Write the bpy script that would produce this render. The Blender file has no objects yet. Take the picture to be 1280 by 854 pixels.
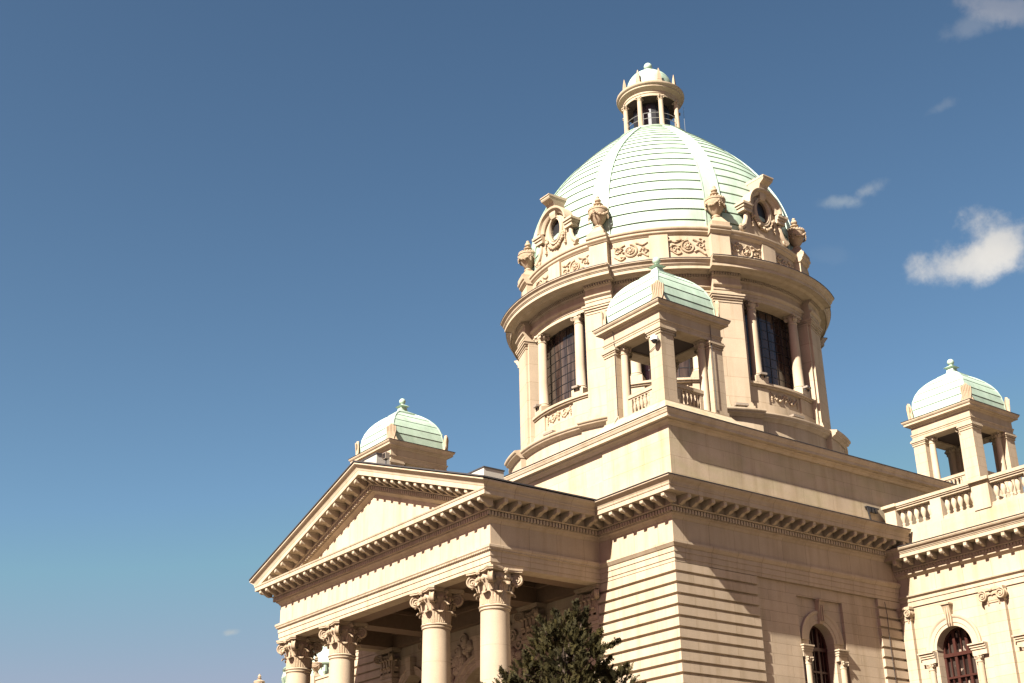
import bpy, bmesh, math, random
from mathutils import Vector, Matrix
R = math.radians
PI = math.pi
scene = bpy.context.scene
col = scene.collection
random.seed(7)

# ------------------------------------------------------------------ camera, sky, sun, exposure
AZ, EL, ROLL, FPX = R(52.902), R(23.784), R(-1.1006), 1664.4
CAM = Vector((32.36, -31.27, 1.6))
fwd = Vector((-math.sin(AZ) * math.cos(EL), math.cos(AZ) * math.cos(EL), math.sin(EL)))
rgt0 = Vector((math.cos(AZ), math.sin(AZ), 0))
up0 = rgt0.cross(fwd)
rgt = rgt0 * math.cos(ROLL) + up0 * math.sin(ROLL)
upv = -rgt0 * math.sin(ROLL) + up0 * math.cos(ROLL)
cam = bpy.data.cameras.new('camera')
cam.sensor_width = 36.0
cam.lens = FPX / 1280 * 36.0
cam.clip_end = 9000
camo = bpy.data.objects.new('camera', cam)
col.objects.link(camo)
m = Matrix((rgt, upv, -fwd)).transposed().to_4x4()
m.translation = CAM
camo.matrix_world = m
scene.camera = camo

SUN = Vector((0.256, -1.11, 1.0)).normalized()
w = bpy.data.worlds.new('World')
scene.world = w
w.use_nodes = True
nt = w.node_tree
nt.nodes.clear()
out = nt.nodes.new('ShaderNodeOutputWorld')
bg = nt.nodes.new('ShaderNodeBackground')
sky = nt.nodes.new('ShaderNodeTexSky')
sky.sky_type = 'NISHITA'
sky.sun_disc = False
sky.sun_elevation = math.asin(SUN.z)
sky.sun_rotation = math.atan2(SUN.x, SUN.y)
sky.altitude = 100
sky.air_density = 1.0
sky.dust_density = 1.5
sky.ozone_density = 1.6
gm = nt.nodes.new('ShaderNodeGamma')
gm.inputs['Gamma'].default_value = 1.4
tn = nt.nodes.new('ShaderNodeMix')
tn.data_type = 'RGBA'; tn.blend_type = 'MULTIPLY'
tn.inputs[0].default_value = 1.0
tn.inputs[7].default_value = (0.492, 0.497, 0.410, 1)
bg.inputs['Strength'].default_value = 0.05
cp_ = nt.nodes.new('ShaderNodeMix')          # the glare round the sun held down to the brightness of the horizon
cp_.data_type = 'RGBA'; cp_.blend_type = 'DARKEN'; cp_.inputs[0].default_value = 1.0
cp_.inputs[7].default_value = (5.4, 3.02, 4.2, 1)
nt.links.new(sky.outputs[0], cp_.inputs[6])
nt.links.new(cp_.outputs[2], gm.inputs['Color'])
nt.links.new(gm.outputs[0], tn.inputs[6])
# clouds of the sky itself: soft noise masks round four compass directions
tc = nt.nodes.new('ShaderNodeTexCoord')
def wmath(op, a, b=None, clamp=False):
    n = nt.nodes.new('ShaderNodeMath'); n.operation = op; n.use_clamp = clamp
    for i, v in enumerate((a, b)):
        if v is None: continue
        if isinstance(v, (int, float)): n.inputs[i].default_value = v
        else: nt.links.new(v, n.inputs[i])
    return n.outputs[0]
def wdot(vec, d):
    n = nt.nodes.new('ShaderNodeVectorMath'); n.operation = 'DOT_PRODUCT'
    nt.links.new(vec, n.inputs[0]); n.inputs[1].default_value = d
    return n.outputs['Value']
_wn = {}
def wnoise(scale, off, detail=9, rough=0.58):
    if (scale, detail) in _wn: return _wn[(scale, detail)]
    mp = nt.nodes.new('ShaderNodeMapping'); mp.inputs['Location'].default_value = off
    nt.links.new(tc.outputs['Generated'], mp.inputs[0])
    n = nt.nodes.new('ShaderNodeTexNoise'); n.inputs['Scale'].default_value = scale
    n.inputs['Detail'].default_value = detail; n.inputs['Roughness'].default_value = rough
    nt.links.new(mp.outputs[0], n.inputs['Vector'])
    _wn[(scale, detail)] = n.outputs['Fac']
    return n.outputs['Fac']
dirv = tc.outputs['Generated']
def cloud(prev, az, el, wd, ht, tilt, scale, seed, gain, opac, colr):
    d = Vector((math.cos(R(el)) * math.cos(R(az)), math.cos(R(el)) * math.sin(R(az)), math.sin(R(el))))
    a = Vector((0, 0, 1)).cross(d).normalized() * -1
    b = a.cross(d) * -1
    a, b = a * math.cos(tilt) + b * math.sin(tilt), b * math.cos(tilt) - a * math.sin(tilt)
    x = wmath('DIVIDE', wdot(dirv, a), wd); y = wmath('DIVIDE', wdot(dirv, b), ht)
    front = wmath('GREATER_THAN', wdot(dirv, d), 0.5)
    r2 = wmath('ADD', wmath('MULTIPLY', x, x), wmath('MULTIPLY', y, y))
    base = wmath('SUBTRACT', 1.25, wmath('POWER', r2, 0.5))
    nz = wmath('MULTIPLY', wmath('SUBTRACT', wnoise(scale, seed, 8, 0.62), 0.47), gain * 3.2)
    v = wmath('ADD', base, nz)
    mr = nt.nodes.new('ShaderNodeMapRange'); mr.interpolation_type = 'SMOOTHSTEP'
    nt.links.new(v, mr.inputs[0]); mr.inputs[1].default_value = 0.05; mr.inputs[2].default_value = 1.15
    f = wmath('MULTIPLY', wmath('MULTIPLY', mr.outputs[0], front), opac)
    shade = nt.nodes.new('ShaderNodeMix'); shade.data_type = 'RGBA'
    sf = wmath('ADD', wmath('MULTIPLY', y, -0.35), wmath('MULTIPLY', wnoise(22, seed, 5), 0.9), True)
    nt.links.new(sf, shade.inputs[0])
    shade.inputs[6].default_value = (*colr, 1)
    shade.inputs[7].default_value = (*[c * 0.80 for c in colr], 1)
    mx = nt.nodes.new('ShaderNodeMix'); mx.data_type = 'RGBA'
    nt.links.new(f, mx.inputs[0]); nt.links.new(prev, mx.inputs[6]); nt.links.new(shade.outputs[2], mx.inputs[7])
    return mx.outputs[2]
skc = tn.outputs[2]
skc = cloud(skc, 121.74, 25.23, 0.0325, 0.0156, 0.05, 30, (0.3, 0.1, 0.7), 0.75, 0.88, (4.7, 4.55, 4.3))
skc = cloud(skc, 120.21, 25.72, 0.0288, 0.0216, 0.35, 30, (1.3, 0.4, 0.2), 0.75, 0.88, (4.7, 4.55, 4.3))
skc = cloud(skc, 126.98, 28.56, 0.0180, 0.0060, 0.1, 30, (0.9, 2.1, 0.4), 0.9, 0.42, (3.0, 3.3, 3.4))
skc = cloud(skc, 125.75, 28.86, 0.0168, 0.0060, -0.3, 30, (2.9, 0.1, 0.4), 0.9, 0.48, (3.1, 3.3, 3.4))
skc = cloud(skc, 118.53, 34.92, 0.0276, 0.0102, 0.45, 30, (0.2, 3.1, 1.4), 0.9, 0.38, (3.0, 2.9, 3.0))
skc = cloud(skc, 119.84, 34.51, 0.0204, 0.0090, 0, 30, (4.2, 0.1, 1.4), 0.9, 0.25, (2.9, 3.0, 3.2))
skc = cloud(skc, 155.05, 11.42, 0.0066, 0.0030, -0.2, 60, (0.2, 0.1, 5.4), 0.7, 0.45, (3.6, 3.65, 3.4))
skc = cloud(skc, 121.91, 31.64, 0.0120, 0.0036, -0.2, 60, (6.2, 0.1, 5.4), 0.9, 0.16, (2.6, 2.8, 3.0))
skc = cloud(skc, 127.73, 26.45, 0.0156, 0.0066, 0.2, 60, (7.2, 1.1, 5.4), 0.9, 0.05, (2.8, 3.2, 3.5))
nt.links.new(skc, bg.inputs['Color'])
nt.links.new(bg.outputs[0], out.inputs['Surface'])

sl = bpy.data.lights.new('sun', 'SUN')
sl.energy = 5.0
sl.angle = R(0.53)
sl.color = (1.0, 0.95, 0.87)
so = bpy.data.objects.new('sun', sl)
so.rotation_euler = SUN.to_track_quat('Z', 'Y').to_euler()
so.location = (30, -60, 60)
col.objects.link(so)

scene.view_settings.view_transform = 'Standard'
scene.view_settings.look = 'None'
scene.view_settings.gamma = 1
scene.view_settings.exposure = 1.88
scene.render.engine = 'CYCLES'
scene.cycles.max_bounces = 6
scene.cycles.diffuse_bounces = 1

# ------------------------------------------------------------------ materials
def mat(name):
    mt = bpy.data.materials.new(name)
    mt.use_nodes = True
    return mt, mt.node_tree, mt.node_tree.nodes['Principled BSDF']

def N(t, kind, **kw):
    n = t.nodes.new(kind)
    for k, v in kw.items():
        setattr(n, k, v)
    return n

def ramp(t, src, stops):
    r = N(t, 'ShaderNodeValToRGB')
    e = r.color_ramp.elements
    while len(e) < len(stops):
        e.new(0.5)
    for i, (p, c) in enumerate(stops):
        e[i].position = p
        e[i].color = (*c, 1) if len(c) == 3 else c
    t.links.new(src, r.inputs[0])
    return r.outputs[0]

def mul(t, a, b, fac=1.0, mode='MULTIPLY'):
    x = N(t, 'ShaderNodeMix', data_type='RGBA', blend_type=mode)
    if isinstance(fac, float):
        x.inputs[0].default_value = fac
    else:
        t.links.new(fac, x.inputs[0])
    for k, s in ((6, a), (7, b)):
        if isinstance(s, tuple):
            x.inputs[k].default_value = (*s, 1)
        else:
            t.links.new(s, x.inputs[k])
    return x.outputs[2]

def noise(t, scale, vec=None, detail=5, rough=0.6, stretch=None):
    n = N(t, 'ShaderNodeTexNoise')
    n.inputs['Scale'].default_value = scale
    n.inputs['Detail'].default_value = detail
    n.inputs['Roughness'].default_value = rough
    if vec is None:
        g = N(t, 'ShaderNodeNewGeometry')
        vec = g.outputs['Position']
    if stretch:
        mp = N(t, 'ShaderNodeMapping')
        mp.inputs['Scale'].default_value = stretch
        t.links.new(vec, mp.inputs[0])
        vec = mp.outputs[0]
    t.links.new(vec, n.inputs['Vector'])
    return n.outputs['Fac']

STONE = (0.372, 0.291, 0.200)
def stone(name, base=STONE, bw=None, rh=0.38, z0=13.0, dark=1.0, mortar=0.010, stain=0.8, joint=0.70):
    mt, t, b = mat(name)
    c0 = tuple(v * 0.90 for v in base)
    c1 = tuple(min(1, v * 1.07) for v in base)
    col_ = ramp(t, noise(t, 0.9, detail=8), [(0.3, c0), (0.7, c1)])
    fine = ramp(t, noise(t, 22, detail=4), [(0.3, (0.92,) * 3), (0.7, (1.05, 1.045, 1.04))])
    col_ = mul(t, col_, fine)
    streak = ramp(t, noise(t, 1.0, stretch=(2.6, 2.6, 0.22), detail=6), [(0.47, (1, 1, 1)), (0.72, (0.78, 0.75, 0.67))])
    col_ = mul(t, col_, streak, stain)
    bumpsrc = noise(t, 35, detail=6)
    bp = N(t, 'ShaderNodeBump')
    bp.inputs['Strength'].default_value = 0.12
    bp.inputs['Distance'].default_value = 0.02
    t.links.new(bumpsrc, bp.inputs['Height'])
    nrm = bp.outputs[0]
    if bw:
        uv = N(t, 'ShaderNodeUVMap')
        mp = N(t, 'ShaderNodeMapping')
        mp.inputs['Location'].default_value = (0.13, -(z0 % rh), 0)
        t.links.new(uv.outputs[0], mp.inputs[0])
        br = N(t, 'ShaderNodeTexBrick')
        br.inputs['Scale'].default_value = 1.0
        br.inputs['Brick Width'].default_value = bw
        br.inputs['Row Height'].default_value = rh
        br.inputs['Mortar Size'].default_value = mortar
        br.inputs['Mortar Smooth'].default_value = 0.1
        br.inputs['Color1'].default_value = (0.94, 0.935, 0.925, 1)
        br.inputs['Color2'].default_value = (1.04, 1.03, 1.03, 1)
        br.inputs['Mortar'].default_value = (joint, joint * 0.95, joint * 0.88, 1)
        br.inputs['Bias'].default_value = 0.0
        t.links.new(mp.outputs[0], br.inputs['Vector'])
        col_ = mul(t, col_, br.outputs['Color'])
    b.inputs['Roughness'].default_value = 0.85
    b.inputs['Specular IOR Level'].default_value = 0.25
    t.links.new(col_, b.inputs['Base Color'])
    t.links.new(nrm, b.inputs['Normal'])
    return mt

M = {}
M['stone'] = stone('limestone')
M['wall'] = stone('limestone ashlar', bw=1.9, rh=0.38, z0=13.0)
M['frieze'] = stone('limestone entablature', bw=1.25, rh=40.0, z0=0.0, mortar=0.012)
M['drumwall'] = stone('limestone drum blocks', bw=3.1, rh=0.92, z0=27.1, mortar=0.012)
M['tower'] = stone('limestone tower blocks', base=(0.355, 0.278, 0.19), bw=2.3, rh=0.46, z0=22.05, mortar=0.008)
M['attic'] = stone('limestone attic blocks', base=(0.375, 0.296, 0.203), bw=1.7, rh=0.66, z0=17.05, mortar=0.008, stain=0.8)
_t = M['attic'].node_tree
_b = _t.nodes['Principled BSDF']
_src = _b.inputs['Base Color'].links[0].from_socket
_g = ramp(_t, noise(_t, 1.3, detail=8, stretch=(0.6, 0.6, 1.6)), [(0.42, (1, 1, 1)), (0.68, (0.80, 0.90, 0.70))])
_t.links.new(mul(_t, _src, _g, 0.5), _b.inputs['Base Color'])
M['column'] = stone('limestone column drums', bw=40.0, rh=1.16, z0=11.55, mortar=0.008, stain=0.3)
M['carved'] = stone('carved limestone', base=(0.335, 0.25, 0.165), stain=0.9)
M['inner'] = M['wall']

def copper(name, base=(0.305, 0.385, 0.297)):
    mt, t, b = mat(name)
    c = ramp(t, noise(t, 1.6, detail=8), [(0.3, tuple(v * 0.82 for v in base)), (0.7, tuple(min(1, v * 1.12) for v in base))])
    st = ramp(t, noise(t, 1.0, stretch=(5, 5, 0.5), detail=7), [(0.45, (1, 1, 1)), (0.75, (0.80, 0.86, 0.78))])
    c = mul(t, c, st, 0.8)
    sp = ramp(t, noise(t, 9, detail=8, rough=0.75), [(0.66, (1, 1, 1)), (0.78, (0.62, 0.62, 0.5))])
    c = mul(t, c, sp, 0.6)
    b.inputs['Roughness'].default_value = 0.6
    t.links.new(c, b.inputs['Base Color'])
    return mt
M['copper'] = copper('verdigris copper')
M['copper_dark'] = copper('weathered copper', base=(0.20, 0.25, 0.175))

def plain(name, base, rough=0.6, metal=0.0, var=0.12, scale=6):
    mt, t, b = mat(name)
    c = ramp(t, noise(t, scale), [(0.3, tuple(v * (1 - var) for v in base)), (0.7, tuple(min(1, v * (1 + var)) for v in base))])
    b.inputs['Roughness'].default_value = rough
    b.inputs['Metallic'].default_value = metal
    t.links.new(c, b.inputs['Base Color'])
    return mt
M['seam_shade'] = plain('dark seam', (0.02, 0.022, 0.018), 0.9)  # near-black that paints shade into the lap grooves of the dome
M['roof_lead'] = plain('dark roof sheet', (0.035, 0.03, 0.028), 0.55)
M['roof_grey'] = plain('grey roof sheet', (0.17, 0.15, 0.13), 0.7)
M['wood'] = plain('red brown window wood', (0.038, 0.010, 0.006), 0.4, scale=14)
M['bar'] = plain('window bars', (0.20, 0.16, 0.12), 0.5)
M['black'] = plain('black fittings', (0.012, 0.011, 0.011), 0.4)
M['ceiling'] = plain('shade-painted ceiling coffers', (0.13, 0.08, 0.045), 0.8)  # darkened brown: deep portico shade put into the ceiling colour
M['dark_soffit'] = plain('dark brown soffit', (0.035, 0.020, 0.012), 0.8)  # even dark brown on the tower and lantern ceilings
M['white'] = plain('white plastic', (0.60, 0.58, 0.55), 0.4, var=0.03)
M['steel'] = plain('railing steel', (0.55, 0.55, 0.53), 0.35, 0.8)
M['plaster'] = plain('pale render', (0.36, 0.325, 0.27), 0.8, var=0.06)

def glass(name, base, vary):
    mt, t, b = mat(name)
    c = ramp(t, noise(t, 1.3, stretch=(2.2, 2.2, 0.35), detail=3), [(0.40, base), (0.62, vary)])
    b.inputs['Roughness'].default_value = 0.08
    b.inputs['Specular IOR Level'].default_value = 0.55
    t.links.new(c, b.inputs['Base Color'])
    bp = N(t, 'ShaderNodeBump')
    bp.inputs['Strength'].default_value = 0.06
    t.links.new(noise(t, 1.8, detail=1), bp.inputs['Height'])
    t.links.new(bp.outputs[0], b.inputs['Normal'])
    return mt
M['glass'] = glass('drum window glass', (0.018, 0.011, 0.009), (0.060, 0.040, 0.030))
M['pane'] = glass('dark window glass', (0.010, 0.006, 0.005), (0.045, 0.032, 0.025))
_t = M['pane'].node_tree       # pale patches painted in for reflections and curtains in some panes
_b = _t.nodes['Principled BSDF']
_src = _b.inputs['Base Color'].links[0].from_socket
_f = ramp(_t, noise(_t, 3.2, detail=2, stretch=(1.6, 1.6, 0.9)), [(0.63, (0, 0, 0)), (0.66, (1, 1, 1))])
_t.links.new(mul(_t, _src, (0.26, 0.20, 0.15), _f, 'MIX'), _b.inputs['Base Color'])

# ------------------------------------------------------------------ mesh builder
class MB:
    def __init__(s):
        s.v = []; s.f = []
    def add(s, vs, fs):
        o = len(s.v)
        s.v += [tuple(p) for p in vs]
        s.f += [tuple(i + o for i in f) for f in fs]
        return s
    def box(s, x0, x1, y0, y1, z0, z1, T=None):
        P = [(x0, y0, z0), (x1, y0, z0), (x1, y1, z0), (x0, y1, z0), (x0, y0, z1), (x1, y0, z1), (x1, y1, z1), (x0, y1, z1)]
        if T: P = [T(*p) for p in P]
        return s.add(P, [(0, 3, 2, 1), (4, 5, 6, 7), (0, 1, 5, 4), (1, 2, 6, 5), (2, 3, 7, 6), (3, 0, 4, 7)])
    def taper(s, a, b, z0, z1, T=None):
        """frustum between two centred rectangles a=(hx,hy) at z0 and b at z1"""
        P = [(-a[0], -a[1], z0), (a[0], -a[1], z0), (a[0], a[1], z0), (-a[0], a[1], z0), (-b[0], -b[1], z1), (b[0], -b[1], z1), (b[0], b[1], z1), (-b[0], b[1], z1)]
        if T: P = [T(*p) for p in P]
        return s.add(P, [(0, 3, 2, 1), (4, 5, 6, 7), (0, 1, 5, 4), (1, 2, 6, 5), (2, 3, 7, 6), (3, 0, 4, 7)])
    def prism(s, poly, d0, d1, T):
        """poly in (a,b) extruded over c=d0..d1, T(a,b,c)->point"""
        n = len(poly)
        P = [T(a, b, d0) for a, b in poly] + [T(a, b, d1) for a, b in poly]
        F = [tuple(range(n))[::-1], tuple(range(n, 2 * n))]
        F += [(i, (i + 1) % n, n + (i + 1) % n, n + i) for i in range(n)]
        return s.add(P, F)
    def lathe(s, prof, n=24, c=(0, 0), a0=0.0, a1=2 * PI, T=None):
        full = abs(a1 - a0 - 2 * PI) < 1e-6
        k = n if full else n + 1
        P = []
        for r, z in prof:
            for i in range(k):
                a = a0 + (a1 - a0) * i / n
                p = (c[0] + r * math.cos(a), c[1] + r * math.sin(a), z)
                P.append(T(*p) if T else p)
        F = []
        for j in range(len(prof) - 1):
            for i in range(n):
                i2 = (i + 1) % k
                F.append((j * k + i, j * k + i2, (j + 1) * k + i2, (j + 1) * k + i))
        if full:
            if prof[0][0] > 1e-4: F.append(tuple(range(k))[::-1])
            if prof[-1][0] > 1e-4: F.append(tuple(range((len(prof) - 1) * k, len(prof) * k)))
        return s.add(P, F)
    def tube(s, pts, r, n=6, closed=False):
        pts = [Vector(p) for p in pts]
        m_ = len(pts)
        rs = r if isinstance(r, (list, tuple)) else [r] * m_
        P = []; F = []
        prev = None
        for i, p in enumerate(pts):
            a = pts[(i - 1) % m_] if closed or i > 0 else p
            b = pts[(i + 1) % m_] if closed or i < m_ - 1 else p
            d = (b - a).normalized() if (b - a).length > 1e-9 else Vector((0, 0, 1))
            if prev is None:
                ref = Vector((0, 0, 1)) if abs(d.z) < 0.9 else Vector((1, 0, 0))
                u = d.cross(ref).normalized()
            else:
                u = (prev - d * prev.dot(d)).normalized()
            prev = u
            v = d.cross(u)
            for k in range(n):
                t = 2 * PI * k / n
                P.append(p + (u * math.cos(t) + v * math.sin(t)) * rs[i])
        for i in range(m_ if closed else m_ - 1):
            i2 = (i + 1) % m_
            for k in range(n):
                k2 = (k + 1) % n
                F.append((i * n + k, i * n + k2, i2 * n + k2, i2 * n + k))
        if not closed:
            F.append(tuple(range(n))[::-1]); F.append(tuple(range((m_ - 1) * n, m_ * n)))
        return s.add(P, F)
    def blob(s, c, r, n=8, m_=5, T=None):
        rx, ry, rz = (r, r, r) if not isinstance(r, tuple) else r
        P = [(c[0], c[1], c[2] - rz)]
        for j in range(1, m_):
            t = -PI / 2 + PI * j / m_
            for i in range(n):
                a = 2 * PI * i / n
                P.append((c[0] + rx * math.cos(t) * math.cos(a), c[1] + ry * math.cos(t) * math.sin(a), c[2] + rz * math.sin(t)))
        P.append((c[0], c[1], c[2] + rz))
        F = [(0, 1 + (i + 1) % n, 1 + i) for i in range(n)]
        for j in range(m_ - 2):
            for i in range(n):
                F.append((1 + j * n + i, 1 + j * n + (i + 1) % n, 1 + (j + 1) * n + (i + 1) % n, 1 + (j + 1) * n + i))
        L = len(P) - 1
        F += [(L, 1 + (m_ - 2) * n + i, 1 + (m_ - 2) * n + (i + 1) % n) for i in range(n)]
        if T: P = [T(*p) for p in P]
        return s.add(P, F)
    def sweep(s, prof, path, closed=False, before=None, after=None):
        """prof: closed loop of (d,z), d outwards (right-hand side of travel); path: plan points"""
        n = len(path)
        offs = []
        for i in range(n):
            p = Vector(path[i])
            a = Vector(path[i - 1]) if (i > 0 or closed) else (Vector(before) if before else None)
            b = Vector(path[(i + 1) % n]) if (i < n - 1 or closed) else (Vector(after) if after else None)
            ns = []
            for q0, q1 in ((a, p), (p, b)):
                if q0 is None or q1 is None: continue
                d = (q1 - q0).normalized()
                ns.append(Vector((d.y, -d.x)))
            if len(ns) == 1: o = ns[0]
            else:
                o = (ns[0] + ns[1])
                o = o / (o.dot(ns[0])) if o.dot(ns[0]) > 1e-6 else ns[0]
            offs.append(o)
        k = len(prof)
        P = []
        for p, o in zip(path, offs):
            for d, z in prof:
                P.append((p[0] + o.x * d, p[1] + o.y * d, z))
        F = []
        for i in range(n if closed else n - 1):
            i2 = (i + 1) % n
            for j in range(k):
                j2 = (j + 1) % k
                F.append((i * k + j, i2 * k + j, i2 * k + j2, i * k + j2))
        if not closed:
            F.append(tuple(range(k))); F.append(tuple(range((n - 1) * k, n * k))[::-1])
        return s.add(P, F)
    def build(s, name, material, parent=None, uv=None, smooth=None, loc=None):
        me = bpy.data.meshes.new(name)
        bm = bmesh.new()
        vs = [bm.verts.new(p) for p in s.v]
        for f in s.f:
            try: bm.faces.new([vs[i] for i in f])
            except ValueError: pass
        bmesh.ops.recalc_face_normals(bm, faces=bm.faces)
        ul = bm.loops.layers.uv.new('UVMap')
        for f in bm.faces:
            n = f.normal
            h = math.hypot(n.x, n.y)
            for l in f.loops:
                p = l.vert.co
                if uv == 'drum':
                    l[ul].uv = (7.4 * math.atan2(p.y - CY, p.x - CX), p.z)
                elif h > 0.5:
                    l[ul].uv = ((-n.y * p.x + n.x * p.y) / h, p.z)
                else:
                    l[ul].uv = (p.x, p.y)
        bm.to_mesh(me); bm.free()
        if smooth:
            me.shade_smooth(); me.set_sharp_from_angle(angle=R(smooth))
        me.materials.append(material if not isinstance(material, str) else M[material])
        o = bpy.data.objects.new(name, me)
        col.objects.link(o)
        if parent is not None: o.parent = parent
        if loc: o.location = loc
        return o

def tag(o, label=None, cat=None, group=None, kind=None):
    for k, v in (('label', label), ('category', cat), ('group', group), ('kind', kind)):
        if v: o[k] = v
    return o

def empty(name, loc=(0, 0, 0), parent=None):
    o = bpy.data.objects.new(name, None)
    col.objects.link(o)
    o.location = loc
    o.empty_display_size = 0.3
    if parent is not None: o.parent = parent
    return o

def copy_tree(o, parent=None, loc=None, rz=None):
    c = o.copy()
    col.objects.link(c)
    if parent is not None: c.parent = parent
    if loc is not None: c.location = loc
    if rz is not None: c.rotation_euler = (0, 0, rz)
    for ch in list(o.children):
        copy_tree(ch, c)
    return c

def frame(o, u, n):
    """T(u,d,z): u along the wall, d outwards, z up"""
    return lambda a, d, z: (o[0] + u[0] * a + n[0] * d, o[1] + u[1] * a + n[1] * d, z)

def arc(uc, zc, r, a0, a1, n):
    return [(uc + r * math.cos(a0 + (a1 - a0) * i / n), zc + r * math.sin(a0 + (a1 - a0) * i / n)) for i in range(n + 1)]

def arched_wall(mb, T, u0, u1, z0, z1, uc, r, zs, depth, d=0.0, n=20):
    """wall face u0..u1 x z0..z1 at d, with a round-headed opening (radius r, springing zs) and a reveal of the given depth"""
    A = arc(uc, zs, r, PI, 0, n)
    pts = [(uc - r, z0)] + A + [(uc + r, z0)]
    top = [(u0, z1)] + [(p[0], z1) for p in A] + [(u1, z1)]
    vs = []; fs = []
    def q(p, dd): vs.append(T(p[0], dd, p[1])); return len(vs) - 1
    fs.append((q((u0, z0), d), q((uc - r, z0), d), q((uc - r, zs), d), q((uc - r, z1), d), q((u0, z1), d)))
    fs.append((q((uc + r, z0), d), q((u1, z0), d), q((u1, z1), d), q((uc + r, z1), d), q((uc + r, zs), d)))
    for i in range(n):
        a, b = A[i], A[i + 1]
        fs.append((q(a, d), q(b, d), q((b[0], z1), d), q((a[0], z1), d)))
    for i in range(len(pts) - 1):
        a, b = pts[i], pts[i + 1]
        fs.append((q(a, d), q(b, d), q(b, d - depth), q(a, d - depth)))
    mb.add(vs, fs)

def archivolt(mb, T, uc, zs, prof, n=24, a0=PI, a1=0.0):
    """prof: closed loop of (radius, d)"""
    k = len(prof)
    P = []
    for i in range(n + 1):
        a = a0 + (a1 - a0) * i / n
        for rr, d in prof:
            P.append(T(uc + rr * math.cos(a), d, zs + rr * math.sin(a)))
    F = []
    for i in range(n):
        for j in range(k):
            j2 = (j + 1) % k
            F.append((i * k + j, (i + 1) * k + j, (i + 1) * k + j2, i * k + j2))
    F.append(tuple(range(k))); F.append(tuple(range(n * k, (n + 1) * k))[::-1])
    mb.add(P, F)

def spiral(c, r0, turns, n, T, r1=0.0, a0=0.0, sgn=1):
    out_ = []
    for i in range(n + 1):
        t = i / n
        a = a0 + sgn * turns * 2 * PI * t
        r = r0 * (1 - t) ** 0.8 + r1
        out_.append(T(c[0] + r * math.cos(a), c[1] + r * math.sin(a)))
    return out_

CX, CY = -11.65, 11.76
RZ = 0.0

# ------------------------------------------------------------------ ground
def grid_plane(name, x0, x1, y0, y1, z, mt, kind):
    o = MB().add([(x0, y0, z), (x1, y0, z), (x1, y1, z), (x0, y1, z)], [(0, 1, 2, 3)]).build(name, mt)
    tag(o, kind=kind)
    return o
mt, t, b = mat('dark paving')
c = ramp(t, noise(t, 0.5, detail=8), [(0.3, (0.055, 0.042, 0.026)), (0.7, (0.085, 0.065, 0.042))])
b.inputs['Roughness'].default_value = 0.9
t.links.new(c, b.inputs['Base Color'])
M['paving'] = mt
grid_plane('ground', -3000, 3000, -3000, 3000, 0.0, M['paving'], 'structure')

# ------------------------------------------------------------------ the building
B = empty('parliament_building', (CX, CY, 0))
tag(B, 'cream stone parliament building with a large pale green ribbed dome and a columned portico', 'building')
Bm = B.matrix_world.copy()
def bp_(name, mb, material, parent=None, **kw):
    """a part of the building, built in world coordinates"""
    o = mb.build(name, material, None, **kw)
    p = parent or B
    o.parent = p
    if p is B:
        o.location = (o.location.x - CX, o.location.y - CY, o.location.z)
    return o
def child(name, mb, material, parent, **kw):
    """a sub-part: built in world coordinates when its parent's mesh is too"""
    return mb.build(name, material, parent, **kw)

def place(src, parent, x, y, z=0.0, rz=0.0):
    """another piece of the same mesh"""
    o = src.copy()
    col.objects.link(o)
    o.parent = parent
    o.location = (x, y, z); o.rotation_euler = (0, 0, rz)
    return o
XL = -23.3   # left side of the main block
PL, PR, PF = -19.35, -3.9, -4.95   # portico left, right, front
PC = (PL + PR) / 2

# --- main entablature
LOW = [(-0.55, 13.00), (0.0, 13.00), (0.0, 13.12), (0.025, 13.125), (0.025, 13.33), (0.05, 13.335), (0.05, 13.50), (0.08, 13.51), (0.15, 13.61), (0.16, 13.62), (0.16, 13.70), (0.03, 13.72), (0.0, 13.76),
       (0.0, 14.50), (0.03, 14.52), (0.08, 14.60), (0.15, 14.64), (0.16, 14.66), (0.16, 14.86), (0.29, 14.865), (0.31, 14.90), (0.25, 14.93), (0.25, 15.19), (0.84, 15.19), (0.85, 15.195), (0.85, 15.35), (0.87, 15.36), (0.885, 15.40), (0.885, 15.42), (-0.55, 15.42)]
CYM = [(-0.55, 15.40), (0.86, 15.40), (0.88, 15.44), (0.91, 15.50), (0.98, 15.555), (1.02, 15.59), (1.04, 15.61), (1.04, 15.655), (-0.55, 15.70)]
MOD = [(0.24, 15.19), (0.24, 14.93), (0.34, 14.905), (0.44, 14.93), (0.53, 14.985), (0.60, 15.01), (0.68, 15.0), (0.745, 15.02), (0.79, 15.045), (0.81, 15.075), (0.80, 15.11), (0.81, 15.19)]
path = [(XL, 14), (XL, 0), (PL, 0), (PL, PF), (PR, PF), (PR, 0), (0, 0), (0, 11.98)]

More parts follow.
